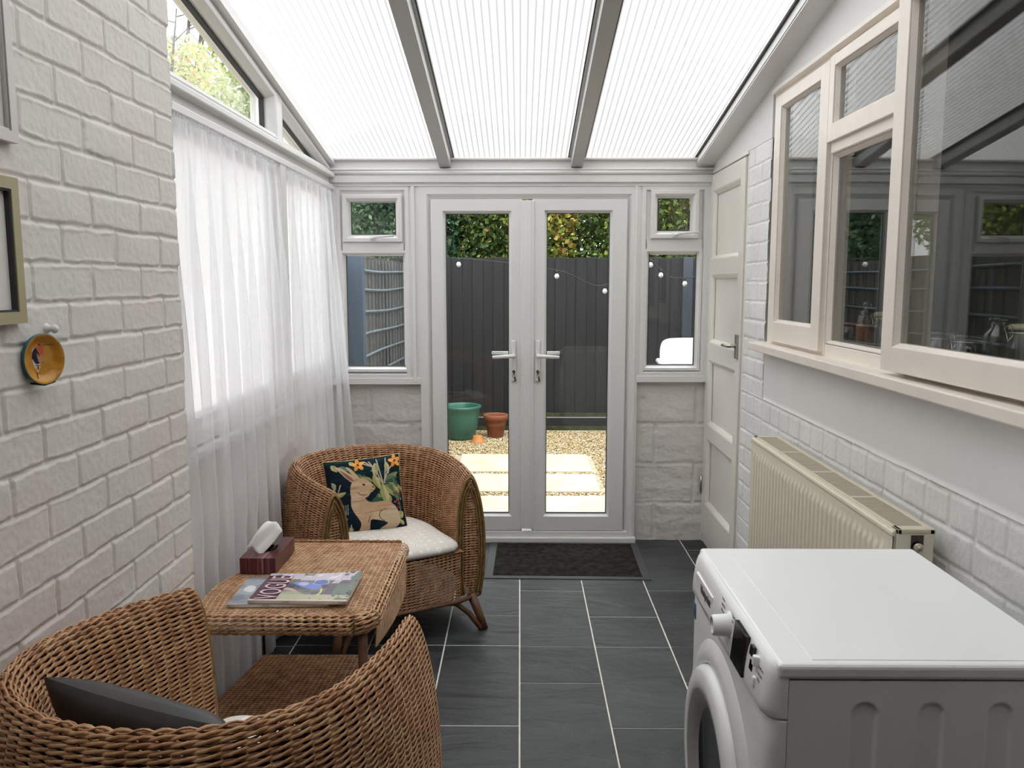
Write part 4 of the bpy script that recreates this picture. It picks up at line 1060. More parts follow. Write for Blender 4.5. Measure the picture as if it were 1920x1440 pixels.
# ================================================================== WICKER SIDE TABLE
TZ = 0.52
def mk_table():
    t = thing('wicker_side_table', 'low woven cane side table between the two wicker armchairs', 'table', (-.66, 2.53, 0))
    ox, oy = -.66, 2.53
    xr = -.425 - ox
    def xl(v):  # left boundary against depth
        y = 2.215 + v * .655
        return np.interp(y, [2.215, 2.36, 2.45, 2.87], [-.915, -.935, -.935, -.825]) - ox
    def top(S_, T):
        a = xl(T); corner = .022 * (np.exp(-((T) / .03)) + np.exp(-((1 - T) / .03)))
        d_ = np.clip(.055 - T * .655, 0, .055); xre = xr - (.055 - np.sqrt(np.clip(.055 ** 2 - d_ ** 2, 0, None)))
        x = a + (xre - a) * S_
        return np.stack([x, 2.215 + T * .655 - oy, TZ - .004 + 0 * S_], -1)
    g = merge([strands(top, 108, 30, 1, .0017, .0030, .0018), stakes(top, 30, .0018)])
    npmesh('table_top', *g, WICKER_T, t, smooth=True)
    # rolled edge along the front, round the corner and down the right side
    cr = .055; y0_ = 2.215 - oy; a0 = xl(0) + .005
    pth = [(a0, y0_), ((a0 + xr - cr) / 2, y0_), (xr - cr, y0_)] + [(xr - cr + cr * math.sin(q), y0_ + cr - cr * math.cos(q)) for q in np.linspace(.15, PI / 2 - .15, 6)] + [(xr, y0_ + cr), (xr, y0_ + .35), (xr, y0_ + .655)]
    PP, _ = catmull(pth, 300); tg = np.gradient(PP, axis=0); tg /= np.linalg.norm(tg, axis=1, keepdims=True); no = np.stack([tg[:, 1], -tg[:, 0]], 1); s3 = np.linspace(0, 1, 300)
    def roll(S_, T):
        a = T * PI * 1.05; r = .026
        px = np.interp(S_, s3, PP[:, 0]); py = np.interp(S_, s3, PP[:, 1]); nx = np.interp(S_, s3, no[:, 0]); ny = np.interp(S_, s3, no[:, 1])
        o = r * np.sin(a)
        return np.stack([px + nx * o, py + ny * o, TZ - .002 - r + r * np.cos(a)], -1)
    g = merge([strands(roll, 14, 46, 1, .0020, .0031, .0030), stakes(roll, 46, .0018, nt=10)]); npmesh('rolled_edge', *g, WICKER_T, t, smooth=True)
    def roll2(S_, T):
        a = T * PI * 1.0; r = .012
        x = xl(1) + (xr - xl(1)) * S_
        return np.stack([x, 2.87 - oy + r * np.sin(a), TZ + .004 - r + r * np.cos(a)], -1)
    g = merge([strands(roll2, 7, 22, 1, .002, .0032, .0022)]); npmesh('back_edge', *g, WICKER_T, t, smooth=True)
    # right skirt flaring down
    def skirt(S_, T):
        h = .105 + .075 * np.sin(np.clip(S_, 0, 1) * PI * .55)
        off = .020 * np.sin(np.clip(T * 3, 0, 1) * PI / 2) - .012 * T
        return np.stack([xr + .006 + off * .6, 2.262 + S_ * .60 - oy, TZ - .040 - T * (h - .03)], -1)
    g = merge([strands(skirt, 34, 26, 1, .0017, .0030, .0026), stakes(skirt, 26, .0018, nt=14)]); npmesh('side_skirt', *g, WICKER_T, t, smooth=True)
    def skirtl(S_, T):
        return np.stack([xl(S_) - .003 + 0 * T, 2.215 + S_ * .655 - oy, TZ - .004 - T * .04], -1)
    g = merge([strands(skirtl, 9, 26, 1, .0017, .0026, .0022)]); npmesh('side_edge', *g, WICKER_T, t, smooth=True)
    # lower shelf
    def shelf(S_, T):
        y = 2.18 + T * .57
        a = np.interp(y, [2.18, 2.40, 2.75], [-.95, -.945, -.895]) - ox
        return np.stack([a + (xr - .02 - a) * S_, y - oy, .15 + 0 * S_], -1)
    g = merge([strands(shelf, 92, 28, 1, .0017, .0030, .0018), stakes(shelf, 28, .0018)]); npmesh('lower_shelf', *g, WICKER, t, smooth=True)
    b = MB(); b.box(-.24, .20, -.33, .20, .138, .146); b.build('shelf_board', WOODLEG, t)
    for (x, y) in ((-.895, 2.752), (-.447, 2.752)):
        b = MB(); b.tube([(x - ox, y - oy, 0.0), (x - ox, y - oy, TZ - .015)], .0055, n=8); plabel(b.build('leg', BLACK, t), 'thin black metal leg')
    for (x, y) in ((-.915, 2.235), (-.445, 2.235)):
        b = MB(); b.tube([(x - ox, y - oy, 0.0), (x - ox, y - oy, TZ - .02)], .014, n=10); plabel(b.build('leg', WOODLEG, t), 'brown cane front leg')
    b = MB(); b.tube([(-.895 - ox, 2.752 - oy, .147), (-.947 - ox, 2.40 - oy, .147), (-.95 - ox, 2.18 - oy, .147)], .004, n=6); b.tube([(-.895 - ox, 2.752 - oy, .147), (-.447 - ox, 2.752 - oy, .147)], .004, n=6)
    b.build('shelf_rail', BLACK, t)
    return t
mk_table()

# ---- tissue box
def wood_stripe():
    m, nt, o = new_mat('striped_veneer')
    p = N(nt, 'ShaderNodeBsdfPrincipled'); nt.links.new(p.outputs[0], o.inputs[0]); p.inputs['Roughness'].default_value = 0.28
    tcn = N(nt, 'ShaderNodeTexCoord'); mp = N(nt, 'ShaderNodeMapping'); mp.inputs['Scale'].default_value = (95, 2.2, 2.2); nt.links.new(tcn.outputs['Object'], mp.inputs[0])
    nz = N(nt, 'ShaderNodeTexNoise'); nz.inputs['Scale'].default_value = 1; nz.inputs['Detail'].default_value = 3; nt.links.new(mp.outputs[0], nz.inputs['Vector'])
    r = N(nt, 'ShaderNodeValToRGB'); e = r.color_ramp.elements
    e[0].position = 0.30; e[0].color = (*S((52, 18, 28)), 1); e[1].position = 0.72; e[1].color = (*S((150, 116, 128)), 1)
    for q, c_ in ((.42, S((98, 38, 44))), (.5, S((62, 24, 36))), (.6, S((118, 62, 66)))): e.new(q).color = (*c_, 1)
    nt.links.new(nz.outputs[0], r.inputs[0]); nt.links.new(r.outputs[0], p.inputs['Base Color'])
    return m
VEN = wood_stripe()
t = thing('tissue_box', 'purple striped wood veneer tissue box on the woven table', 'tissue box', (-.836, 2.650, TZ))
nb = 32
b = MB(); w2, d2, hh = .057, .112, .052
el = [(.030 * math.cos(a), .055 * math.sin(a)) for a in np.linspace(0, 2 * PI, nb, endpoint=False)]
def sq(a):
    c, s_ = math.cos(a), math.sin(a); k = min(w2 / abs(c) if abs(c) > 1e-6 else 9, d2 / abs(s_) if abs(s_) > 1e-6 else 9); return (c * k, s_ * k)
angs = sorted(list(np.linspace(0, 2 * PI, nb, endpoint=False)) + [math.atan2(sy, sx) % (2 * PI) for sx in (w2, -w2) for sy in (d2, -d2)])
O_ = [b.bm.verts.new((*sq(a), hh)) for a in angs]; Ob = [b.bm.verts.new((*sq(a), 0.002)) for a in angs]
I_ = [b.bm.verts.new((.030 * math.cos(a), .055 * math.sin(a), hh)) for a in angs]; Ib = [b.bm.verts.new((.030 * math.cos(a), .055 * math.sin(a), hh - .006)) for a in angs]
n_ = len(angs)
for A, B in ((Ob, O_), (O_, I_), (I_, Ib)):
    for k in range(n_): b.bm.faces.new((A[k], A[(k + 1) % n_], B[(k + 1) % n_], B[k]))
b.bm.faces.new(Ob[::-1])
b.build('box_body', VEN, t)
# tissue: a draped sheet pulled through the slot
nu, nv = 28, 26
U, V = np.meshgrid(np.linspace(0, 1, nu), np.linspace(0, 1, nv), indexing='ij')
# V: from slot up over the crest and down toward the near left ; U across
ctl = np.array([[(.000, .040, .045), (.010, .035, .045), (.018, .025, .045), (.010, -.010, .045)],
                [(.000, .030, .090), (.020, .025, .090), (.040, .010, .085), (.046, -.010, .078)],
                [(-.010, .000, .128), (.010, -.005, .142), (.035, -.010, .138), (.056, -.020, .114)],
                [(-.032, -.030, .102), (-.014, -.046, .118), (.008, -.036, .102), (.040, -.030, .094)],
                [(-.056, -.050, .062), (-.036, -.056, .072), (-.010, -.066, .048), (.000, -.058, .046)]])
mid = np.stack([catmull(ctl[k], nu)[0] for k in range(5)], 0)
Pt = np.stack([catmull(mid[:, i], nv)[0] for i in range(nu)], 0)
Pt[..., 2] += .002 * np.sin(U * 19 + V * 7)
tis = npmesh('tissue', Pt.reshape(-1, 3), grid_faces(nu, nv), TISSUE, t, smooth=True)
sm = tis.modifiers.new('thick', 'SOLIDIFY'); sm.thickness = .0008

# ---- magazines
def textmesh(txt, size, m, parent, loc, rot, name='lettering', extrude=0.0002, bold=0.0, sx=1.0):
    cu = bpy.data.curves.new('txt', 'FONT'); cu.body = txt; cu.size = size; cu.extrude = extrude; cu.offset = bold; cu.align_x = 'LEFT'
    ob = bpy.data.objects.new('txt', cu); COL.objects.link(ob)
    dg = bpy.context.evaluated_depsgraph_get(); me = bpy.data.meshes.new_from_object(ob.evaluated_get(dg))
    bpy.data.objects.remove(ob); me.materials.clear(); me.materials.append(m)
    o = link(bpy.data.objects.new(name, me), parent); o.location = loc; o.rotation_euler = rot; o.scale = (sx, 1, 1)
    return o
def cover1(U, V):
    P = Paint(U, V, S((96, 92, 104)))
    n = fbm(U * 3, V * 4, 8, 4); n2 = fbm(U * 9, V * 6, 18, 3)
    P.put(n > .05, S((120, 124, 112))); P.put(n > .28, S((168, 176, 150))); P.put(n < -.25, S((70, 66, 80)))
    P.put((V > .72) & (n2 > -.1), S((206, 196, 210))); P.put((V > .8) & (n2 > .25), S((236, 226, 236)))
    P.put((V < .22) & (n2 > -.2), S((190, 186, 158))); P.put((U > .8) & (n2 > .1), S((108, 128, 116))); P.put((U < .27) & (V < .9), S((86, 58, 74)))
    P.poly([(.33, .62), (.42, .50), (.52, .42), (.62, .40), (.66, .50), (.58, .60), (.50, .66), (.40, .68)], S((120, 140, 214)))
    P.poly([(.38, .60), (.46, .52), (.50, .60), (.44, .66)], S((196, 190, 226)))
    P.poly([(.54, .60), (.62, .56), (.70, .62), (.66, .74), (.56, .72)], S((96, 112, 180))); P.line([(.54, .60), (.62, .56), (.70, .62), (.66, .74), (.56, .72), (.54, .60)], .006, S((190, 196, 226)))
    P.poly([(.28, .45), (.36, .42), (.44, .30), (.36, .34), (.28, .38)], S((206, 170, 170)))
    for k in range(4): P.line([(.74 + k * .02, .62), (.80 + k * .02, .86)], .006, S((226, 214, 226)))
    P.line([(.66, .20), (.68, .30), (.665, .42)], .010, S((226, 222, 120))); P.put((V < .05), S((216, 200, 190)))
    return P
def cover2(U, V):
    P = Paint(U, V, S((150, 158, 166))); n = fbm(U * 4, V * 5, 38, 3)
    P.put(n > .1, S((172, 180, 188))); P.put(n < -.2, S((128, 136, 146))); P.poly([(.05, .5), (.15, .42), (.16, .6), (.08, .66)], S((226, 228, 230)))
    return P
MAGP = attr_mat('glossy_cover_print', rough=0.16, spec=0.6)
PAPER = mat('page_edges', (0.70, 0.67, 0.63), rough=0.7)
TXT1 = mat('masthead_pink', S((226, 190, 200)), rough=0.3); TXT2 = mat('spine_grey_print', S((110, 104, 100)), rough=0.5)
def magazine(label, x, y, z, rz, wx, wy, th, paint, curl):
    t = thing('magazine', label, 'magazine', (x, y, z), rz, 'magazines stacked on the woven table')
    n = 150; U, V = np.meshgrid(np.linspace(0, 1, n), np.linspace(0, 1, n), indexing='ij')
    Z = th + curl * np.clip((V - .35) / .65, 0, 1) ** 2 * np.clip((U - .3) / .7, 0, 1) ** 2 + .0012 * np.sin(V * PI)
    P = paint(U, V); X = U * wx; Y = V * wy
    npmesh('front_cover', np.stack([X, Y, Z], -1).reshape(-1, 3), grid_faces(n, n), MAGP, t, smooth=True, attrs={'print': ('FLOAT_COLOR', P.C.reshape(-1, 4))})
    # page block under the cover follows it
    m_ = 12; u = np.linspace(0, 1, m_); loopu = np.r_[u, np.ones(m_), u[::-1], np.zeros(m_)]; loopv = np.r_[np.zeros(m_), u, np.ones(m_), u[::-1]]
    zt = th + curl * np.clip((loopv - .35) / .65, 0, 1) ** 2 * np.clip((loopu - .3) / .7, 0, 1) ** 2 + .0012 * np.sin(loopv * PI) - .0004
    zb = curl * .75 * np.clip((loopv - .35) / .65, 0, 1) ** 2 * np.clip((loopu - .3) / .7, 0, 1) ** 2
    A = np.c_[loopu * wx, loopv * wy, zt]; B = np.c_[loopu * wx, loopv * wy, zb]; k = np.arange(len(A)); L = len(A)
    npmesh('pages', np.vstack([A, B]), np.stack([k, (k + 1) % L, L + (k + 1) % L, L + k], -1), PAPER, t)
    return t
m2 = magazine('pale grey blue magazine underneath the colourful one on the woven table', -.838, 2.262, TZ + .001, math.radians(2), .290, .222, .009, cover2, .0)
m1 = magazine('glossy colourful magazine on top of the other, with a pink masthead', -.780, 2.268, TZ + .0115, math.radians(-1), .285, .222, .009, cover1, .012)
textmesh('VOGUE', .090, TXT1, m1, (.078, .006, .0122), (0, 0, PI / 2), 'masthead', sx=.61)
for t_, x in ((m1, .10), (m2, .10)):
    textmesh('VOGUE', .006, TXT2, t_, (x, -.0003, .0028), (PI / 2, 0, 0), 'spine_title', extrude=.0001)

# ================================================================== NET CURTAINS
CIR = (CH1['loc'][0], CH1['loc'][1], .412)
def curtain(label, y0, y1, flare, seed, nf, spread=0.0):
    t = thing('net_curtain', label, 'curtain', (0, 0, 0), 0, 'net curtains over the side windows')
    n, m_ = 520, 70
    s = np.linspace(0, 1, n)[:, None]; v = np.linspace(0, 1, m_)[None, :]
    ztop_, zbot = 1.918, 0.035
    z = ztop_ + (zbot - ztop_) * v + 0 * s
    ph = s + .012 * fbm(s * 9 + 0 * v, v * 2.0 + 3, seed, 3)
    f = np.sin(2 * PI * nf * ph + 2.2 * fbm(s * 6 + 0 * v, v * .8, seed + 1, 2)) + .30 * np.sin(2 * PI * nf * 2.3 * ph + 1.3 + 2 * v)
    g = fbm(s * 26 + 0 * v, v * 3.5, seed + 9, 3)
    amp = .008 + .016 * sstep(0, .35, v)
    x = -1.006 + amp * f * .9 + .004 * g * (v < .1) + .028 * v + .012
    x = x + flare * v ** 1.3 * sstep(.55, 1.0, s)
    y = y0 + (y1 - y0) * (s + .010 * f * sstep(0, .3, v) + 0 * v) + spread * sstep(.0, .25, v) * s ** 2
    # pinch at the curtain wire
    near = np.exp(-((v - .018) / .006) ** 2); x = x - .006 * near * np.abs(f)
    # the far armchair stands against it
    dy = y - CIR[1]; inside = np.clip(CIR[2] ** 2 - dy ** 2, 0, None)
    lim = CIR[0] - np.sqrt(inside); lim = np.where(inside > 0, lim - .004, 9.0)
    zz = sstep(.78, .66, z)
    x = np.where((x > lim), x * (1 - zz) + np.maximum(lim, -1.024) * zz, x)
    x = np.where(y < 3.0, x + (np.minimum(x, -.962 + .004 * f) - x) * sstep(.70, .56, z), x)
    npmesh('voile', np.stack([x, y, z], -1).reshape(-1, 3), grid_faces(n, m_), SHEER, t, smooth=True)
    # ruffled heading standing above the wire
    vv = np.linspace(0, 1, 5)[None, :]; s2 = np.linspace(0, 1, 700)[:, None]
    xr_ = -1.004 + .007 * np.sin(s2 * 2 * PI * nf * 5.3 + 4 * fbm(s2 * 20 + 0 * vv, vv, seed + 3, 2)) + .003 * fbm(s2 * 150 + 0 * vv, vv * 2, seed + 4, 2)
    zr_ = 1.905 + .030 * vv + .006 * fbm(s2 * 90 + 0 * vv, vv, seed + 5, 2) * vv
    npmesh('heading', np.stack([xr_ + 0 * vv, y0 + (y1 - y0) * s2 + 0 * vv, zr_], -1).reshape(-1, 3), grid_faces(700, 5), SHEER, t, smooth=True)
    b = MB(); b.tube([(-1.004, y0 - .01, 1.912), (-1.004, y1 + .01, 1.912)], .0022, n=8); b.build('curtain_wire', UPVC, t)
    return t
curtain('sheer white net curtain at the left, hanging next to the brick corner', 2.345, 3.500, 0.0, 41, 9, .03)
curtain('sheer white net curtain nearer the french doors, behind the far armchair', 3.600, 4.485, 0.115, 43, 7)

# ================================================================== DOOR MAT
t = thing('door_mat', 'black pile door mat with a grey rubber border before the french doors', 'door mat', (.245, 4.19, 0))
b = MB(); b.box(-.415, .405, -.285, .285, 0.001, .005, bev=.002, seg=1, rot=Matrix.Rotation(-.018, 3, 'Z')); b.build('rubber_backing', RUBBER, t)
nu, nv = 150, 100
U, V = np.meshgrid(np.linspace(-.375, .365, nu), np.linspace(-.250, .262, nv), indexing='ij')
Z = .007 + .0022 * fbm(U * 70, V * 70, 71, 3); ed = np.minimum.reduce([U + .375, .365 - U, V + .250, .262 - V]); Z = np.where(ed < .003, .0045, Z)
o = npmesh('pile', np.stack([U, V, Z], -1).reshape(-1, 3), grid_faces(nu, nv), MATPILE, t, smooth=True); o.rotation_euler = (0, 0, -.018)

# ================================================================== RADIATOR
t = thing('radiator', 'cream double panel radiator on the right wall below the kitchen window', 'radiator', (.935, 2.525, .26))
def W(o): o.location = -Vector(t.location); return o
RX0, RX1, RY0, RY1, RZ0, RZ1 = .885, .987, 1.92, 3.13, .26, .862
def ribface(x, sgn):
    nv_, nz_ = 1300, 60
    Yv, Zv = np.meshgrid(np.linspace(RY0, RY1, nv_), np.linspace(RZ0, RZ1 - .006, nz_), indexing='ij')
    p = (Yv - RY0) / .0336; rib = sstep(.22, .40, np.abs((p % 1) - .5) * 1.0)
    band = sstep(RZ1 - .052, RZ1 - .062, Zv) * sstep(RZ0 + .03, RZ0 + .045, Zv) * sstep(RY0 + .02, RY0 + .03, Yv) * sstep(RY1 - .02, RY1 - .03, Yv)
    X = x + sgn * (-.0065 * (1 - rib) * band) * -1
    edge = np.minimum(Zv - RZ0, RZ1 - .006 - Zv); X = X + np.where(edge < .004, .003, 0) * (-sgn) * -1 * -1
    return npmesh('front_panel' if sgn < 0 else 'rear_panel', np.stack([X, Yv, Zv], -1).reshape(-1, 3), grid_faces(nv_, nz_), RAD, t, smooth=True)
W(ribface(RX0 + .004, -1))
b = MB(); b.box(RX0 + .009, RX0 + .018, RY0 + .004, RY1 - .004, RZ0, RZ1 - .004); b.box(RX0 + .001, RX0 + .012, RY0, RY1, RZ1 - .020, RZ1 - .006, bev=.004, seg=2); W(b.build('panel_body', RAD, t))
b = MB(); b.box(RX1 - .012, RX1, RY0 + .01, RY1 - .01, RZ0, RZ1 - .012, bev=.002, seg=1); W(b.build('rear_panel', RAD, t))
b = MB()
b.box(RX0 + .014, RX0 + .024, RY0 - .004, RY1 + .004, RZ1 - .012, RZ1, bev=.002, seg=1); b.box(RX1 - .012, RX1 + .002, RY0 - .004, RY1 + .004, RZ1 - .012, RZ1 + .001, bev=.002, seg=1)
b.box(RX0 + .014, RX1, RY0 - .004, RY0 + .030, RZ1 - .012, RZ1, bev=.002, seg=1); b.box(RX0 + .014, RX1, RY1 - .030, RY1 + .004, RZ1 - .012, RZ1, bev=.002, seg=1)
for k in range(1, 4):
    y = RY0 + (RY1 - RY0) * k / 4; b.box(RX0 + .02, RX1 - .01, y - .008, y + .008, RZ1 - .008, RZ1 - .001)
y = RY0 + .03
while y < RY1 - .03:
    b.box(RX0 + .022, RX1 - .010, y, y + .0038, RZ1 - .010, RZ1 - .0018); y += .0092
W(b.build('top_grille', mat('grille_enamel', (0.56, 0.51, 0.40), rough=.5), t))
b = MB(); b.box(RX0 + .03, RX1 - .02, RY0 + .03, RY1 - .03, RZ0 + .02, RZ1 - .03); W(b.build('convector_fins', RAD_D, t))
for y0, y1 in ((RY0 - .004, RY0 + .0), (RY1, RY1 + .004)):
    b = MB(); b.box(RX0 + .012, RX1 - .002, y0, y1, RZ0 + .01, RZ1 - .012, bev=.001, seg=1); W(b.build('end_cover', RAD, t))
b = MB(); b.lathe([(.0, 0), (.0145, 0), (.0145, -.0022), (0, -.0022)], n=24, c=(.945, RY0 - .004, RZ1 - .043), axis='Y'); b.box(.9305, .9595, RY0 - .0062, RY0 - .004, RZ1 - .043, RZ1 - .014)  # raised disc and slot; the shade of a recess is put into their colour
e_ = plabel(W(b.build('plug_shade_disc', mat('recess_shade', (.06, .05, .04), rough=.7), t)), 'raised dark disc coloured like a shaded recess in the end cover')
b = MB(); b.lathe([(0, -.010), (.004, -.010), (.004, -.0075), (.009, -.0075), (.0115, -.004), (.0115, 0), (0, 0)], n=20, c=(.947, RY0 - .006, RZ1 - .043), axis='Y')
plabel(W(b.build('blanking_plug', mat('worn_nickel', (.55, .5, .42), rough=.35, metal=.7), t)), 'worn metal blanking plug')
for y in (RY0 + .2, RY1 - .2):
    b = MB(); b.box(RX1, XR - .010, y - .02, y + .02, RZ0 + .05, RZ1 - .08); W(b.build('wall_bracket', RAD, t))
for yp in (RY1 - .05, RY0 + .05):
    b = MB(); b.tube([(.94, yp, RZ0 + .02), (.94, yp, .0)], .0075, n=10); W(b.build('pipe', RAD, t))

# ================================================================== WASHING MACHINE
t = thing('washing_machine', 'white front loading washing machine standing at the right in the foreground', 'washing machine', (.64, 1.524, 0))
MX0, MX1, MY0, MY1, MZ = .402, .886, 1.236, 1.812, .850
b = MB(); b.box(MX0 + .004, MX1, MY0 - .001, MY1 + .001, MZ - .026, MZ, bev=.0075, seg=3)
W(b.build('top_panel', WHITE_APP, t))
b = MB(); b.box(MX0 + .062, MX1 - .012, MY0 + .016, MY1 - .016, MZ - .001, MZ + .0012, bev=.0006, seg=1); W(b.build('top_inset', WHITE_APP, t))
# near side with three embossed arches
nu, nv = 240, 300
U, V = np.meshgrid(np.linspace(MX0 + .022, MX1, nu), np.linspace(.03, MZ - .027, nv), indexing='ij')
H = np.zeros_like(U)
for xc in (.545, .650, .758):
    r_ = .0195; zt = .785 - r_; d = np.where(V > zt, np.hypot(U - xc, V - zt), np.abs(U - xc)); d = np.where(V < .22, np.hypot(U - xc, V - .22), d)
    H = H + .0045 * sstep(r_ + .003, r_ - .004, d)
V1 = np.stack([U, MY0 + .0015 + H, V], -1).reshape(-1, 3)
o = npmesh('side_panel', V1, grid_faces(nu, nv), WHITE_APP, t, smooth=True); W(o)
b = MB(); b.box(MX0 + .022, MX1, MY0 + .008, MY1 - .002, .012, MZ - .02); W(b.build('cabinet', WHITE_APP, t))
# front panel with rounded vertical corners, fascia above
def front_prof(x0):
    return [(MX0 + .021, MY0 + .0005), (x0 + .018, MY0 + .002), (x0 + .008, MY0 + .008), (x0 + .002, MY0 + .022), (x0, MY0 + .05), (x0 - .002, (MY0 + MY1) / 2), (x0, MY1 - .05), (x0 + .002, MY1 - .022), (x0 + .008, MY1 - .008), (x0 + .018, MY1 - .002), (MX0 + .021, MY1 - .0005)]
def loft(rows, name, m):
    n = len(rows[0]); V_ = np.array([p for r in rows for p in r]); return W(npmesh(name, V_, grid_faces(len(rows), n), m, t, smooth=True))
P0, _ = catmull(front_prof(.392), 60)
rows = []
for z, dx in ((.04, .006), (.05, .0), (.3, 0), (.5, 0), (.70, 0), (.752, .0), (.7555, .0015), (.756, .006)):
    rows.append([(min(x + dx, MX0 + .021), y, z) for x, y in P0])
loft(rows, 'front_panel', WHITE_APP)
rows = []
for z, x0 in ((.757, .398), (.7575, .390), (.761, .3865), (.775, .3865), (.79, .3875), (.81, .390), (.825, .393), (.838, .397), (.846, .402), (.8495, .409)):
    P1, _ = catmull(front_prof(x0), 60); rows.append([(min(x, MX0 + .022), y, z) for x, y in P1])
loft(rows, 'control_fascia', WHITE_APP)
# detergent drawer: softly raised front with finger scoop
b = MB(); b.box(.3868, .396, 1.60, 1.752, .762, .816, bev=.002, seg=2); W(b.build('detergent_drawer', WHITE_APP, t))
b = MB(); b.box(.3842, .3880, 1.63, 1.72, .764, .771, bev=.0012); plabel(W(b.build('drawer_grip', RINGGREY, t)), 'grey finger grip')
b = MB(); b.lathe([(.026, 0), (.026, -.003), (.021, -.005), (.0195, -.030), (.0175, -.034), (.0135, -.034), (.0125, -.020), (0, -.018)], n=40, c=(.391, 1.475, .812), axis='X'); W(b.build('programme_knob', WHITE_APP, t))
b = MB()
rotF = Matrix.Rotation(0.16, 3, 'Y')
b.box(.3835, .392, 1.355, 1.430, .768, .842, bev=.001, seg=1, rot=Matrix.Rotation(.10, 3, 'Y'), piv=(.388, 1.39, .80)); W(b.build('display', APP_DARK, t))
for y, z in ((1.325, .832), (1.325, .806)):
    b = MB(); b.box(.3880, .394, y - .008, y + .008, z - .008, z + .008, rot=Matrix.Rotation(.13, 3, 'Y'), piv=(.39, y, z)); W(b.build('button', APP_DARK, t))
for y, z in ((1.300, .826), (1.300, .790)):
    b = MB(); b.box(.3835, .394, y - .006, y + .006, z - .009, z + .009, bev=.003, rot=Matrix.Rotation(.10, 3, 'Y'), piv=(.39, y, z)); W(b.build('button', WHITE_APP, t))
TM = Matrix(((0, 0, -1), (-1, 0, 0), (0, 1, 0)))
def ftext(s, size, y, z, x, m=APP_GREY, tilt=.12, name='lettering', bold=0.0):
    o = textmesh(s, size, m, t, (0, 0, 0), (0, 0, 0), name, extrude=.0003, bold=bold)
    M = (Matrix.Rotation(tilt, 3, 'Y') @ TM).to_4x4(); M.translation = Vector((x, y, z)) - Vector(t.location); o.matrix_local = M; return o
ftext('Hotpoint', .024, 1.700, .790, .3856, m=mat('dark_grey_print', (.07, .07, .08), rough=.5), bold=.0006, name='maker_lettering', tilt=.0)
for k, s_ in enumerate(('Cotton', 'Eco', 'Mix', '20', 'Wool')): ftext(s_, .0065, 1.452 + .004 * k, .838 - k * .011, .3895 - k * .0008, name='programme_print')
for k, s_ in enumerate(('Cotton', 'Synthetics', 'Delicates')): ftext(s_, .0065, 1.535, .840 - k * .011, .3905 - k * .0008, name='programme_print')
for k, s_ in enumerate(('Start/Pause', 'Anti-stain', 'Delay')): ftext(s_, .006, 1.288, .822 - k * .011, .3895 - k * .0008, name='button_print')
b = MB(); b.box(.3905, .3920, 1.765, 1.79, .70, .735, bev=.0003, seg=1); plabel(W(b.build('energy_label', mat('blue_label', S((60, 110, 150)), rough=.4), t)), 'small blue and dark energy sticker')
b = MB(); b.box(.3898, .3906, 1.767, 1.783, .703, .722); W(b.build('energy_label_print', APP_DARK, t))
# door
DC = (.391, 1.530, .480)
b = MB(); b.lathe([(.262, .004), (.255, -.002), (.236, -.010), (.219, -.013), (.212, -.010), (.210, 0)], n=72, c=DC, axis='X'); W(b.build('door_surround', WHITE_APP, t))
b = MB(); b.lathe([(.207, .004), (.207, -.014), (.203, -.022), (.194, -.027), (.176, -.030), (.163, -.029), (.160, -.027)], n=72, c=DC, axis='X'); dr = W(b.build('porthole_door', WHITE_APP, t))
b = MB(); b.lathe([(.161, -.028), (.152, -.026), (.134, -.018), (.122, -.010)], n=72, c=DC, axis='X'); o = b.build('inner_ring', RINGGREY, dr); plabel(o, 'grey inner ring')
b = MB(); b.lathe([(.123, -.011), (.112, -.008), (.08, -.005), (.04, -.004), (0, -.004)], n=72, c=DC, axis='X'); plabel(b.build('porthole_glass', PORTHOLE, dr), 'black porthole glass')
b = MB(); b.box(MX0 + .02, MX1 - .02, MY0 + .02, MY1 - .02, 0.0, .03); plabel(W(b.build('plinth', BLACK, t)), 'dark base under the cabinet')

# ================================================================== PICTURES, PLATE, HOOK ON THE BRICK WALL
def on_brick(y, z, d=0.0): return BRX + .0065 + d
FRW = mat('white_picture_frame', (.70, .66, .65), rough=.5); FRO = mat('olive_gold_picture_frame', S((172, 164, 128)), rough=.45)
MOUNT = mat('picture_mount', (.78, .76, .73), rough=.8); ART = mat('muted_print', (.55, .57, .53), rough=.7, var=.3, vscale=7)
def picture(label, y0, y1, z0, z1, wd, dp, m, inner):
    t_ = thing('picture_frame', label, 'picture', (BRX + .006, (y0 + y1) / 2, (z0 + z1) / 2))
    a, c = (y1 - y0) / 2, (z1 - z0) / 2
    mp_ = lambda u, v, h: (h, u, v)
    b = MB(); b.ring(rect(-a, a, -c, c), [(0, 0), (0, dp), (wd, dp), (wd, dp * .4), (wd, 0)], mp_); b.build('frame', m, t_)
    b = MB(); b.ring(rect(-a + wd, a - wd, -c + wd, c - wd), [(0, .001), (0, dp * .85), (.004, dp * .85), (.004, .001)], mp_); b.build('inner_edge', inner, t_)
    b = MB(); b.box(.002, .005, -a + wd, a - wd, -c + wd, c - wd); b.build('mount', MOUNT, t_)
    b = MB(); b.box(.005, .006, -a + wd + .05, a - wd - .05, -c + wd + .06, c - wd - .06); b.build('print', ART, t_)
    return t_
picture('white framed picture high on the left brick wall, cut off by the photo edge', 1.20, 1.582, 1.702, 2.20, .020, .016, FRW, STEEL)
picture('olive gold framed picture lower on the left brick wall with a black inner edge', 1.20, 1.566, 1.368, 1.637, .022, .018, FRO, UPVC_D)
t = thing('decorative_plate', 'small yellow dish with a painted bird and teal rim hung on brick wall', 'dish', (BRX + .020, 1.604, 1.296), math.radians(-24), scale=.84)
n, m_ = 140, 60
A_, R_ = np.meshgrid(np.linspace(0, 2 * PI, n), np.linspace(0, 1, m_), indexing='ij')
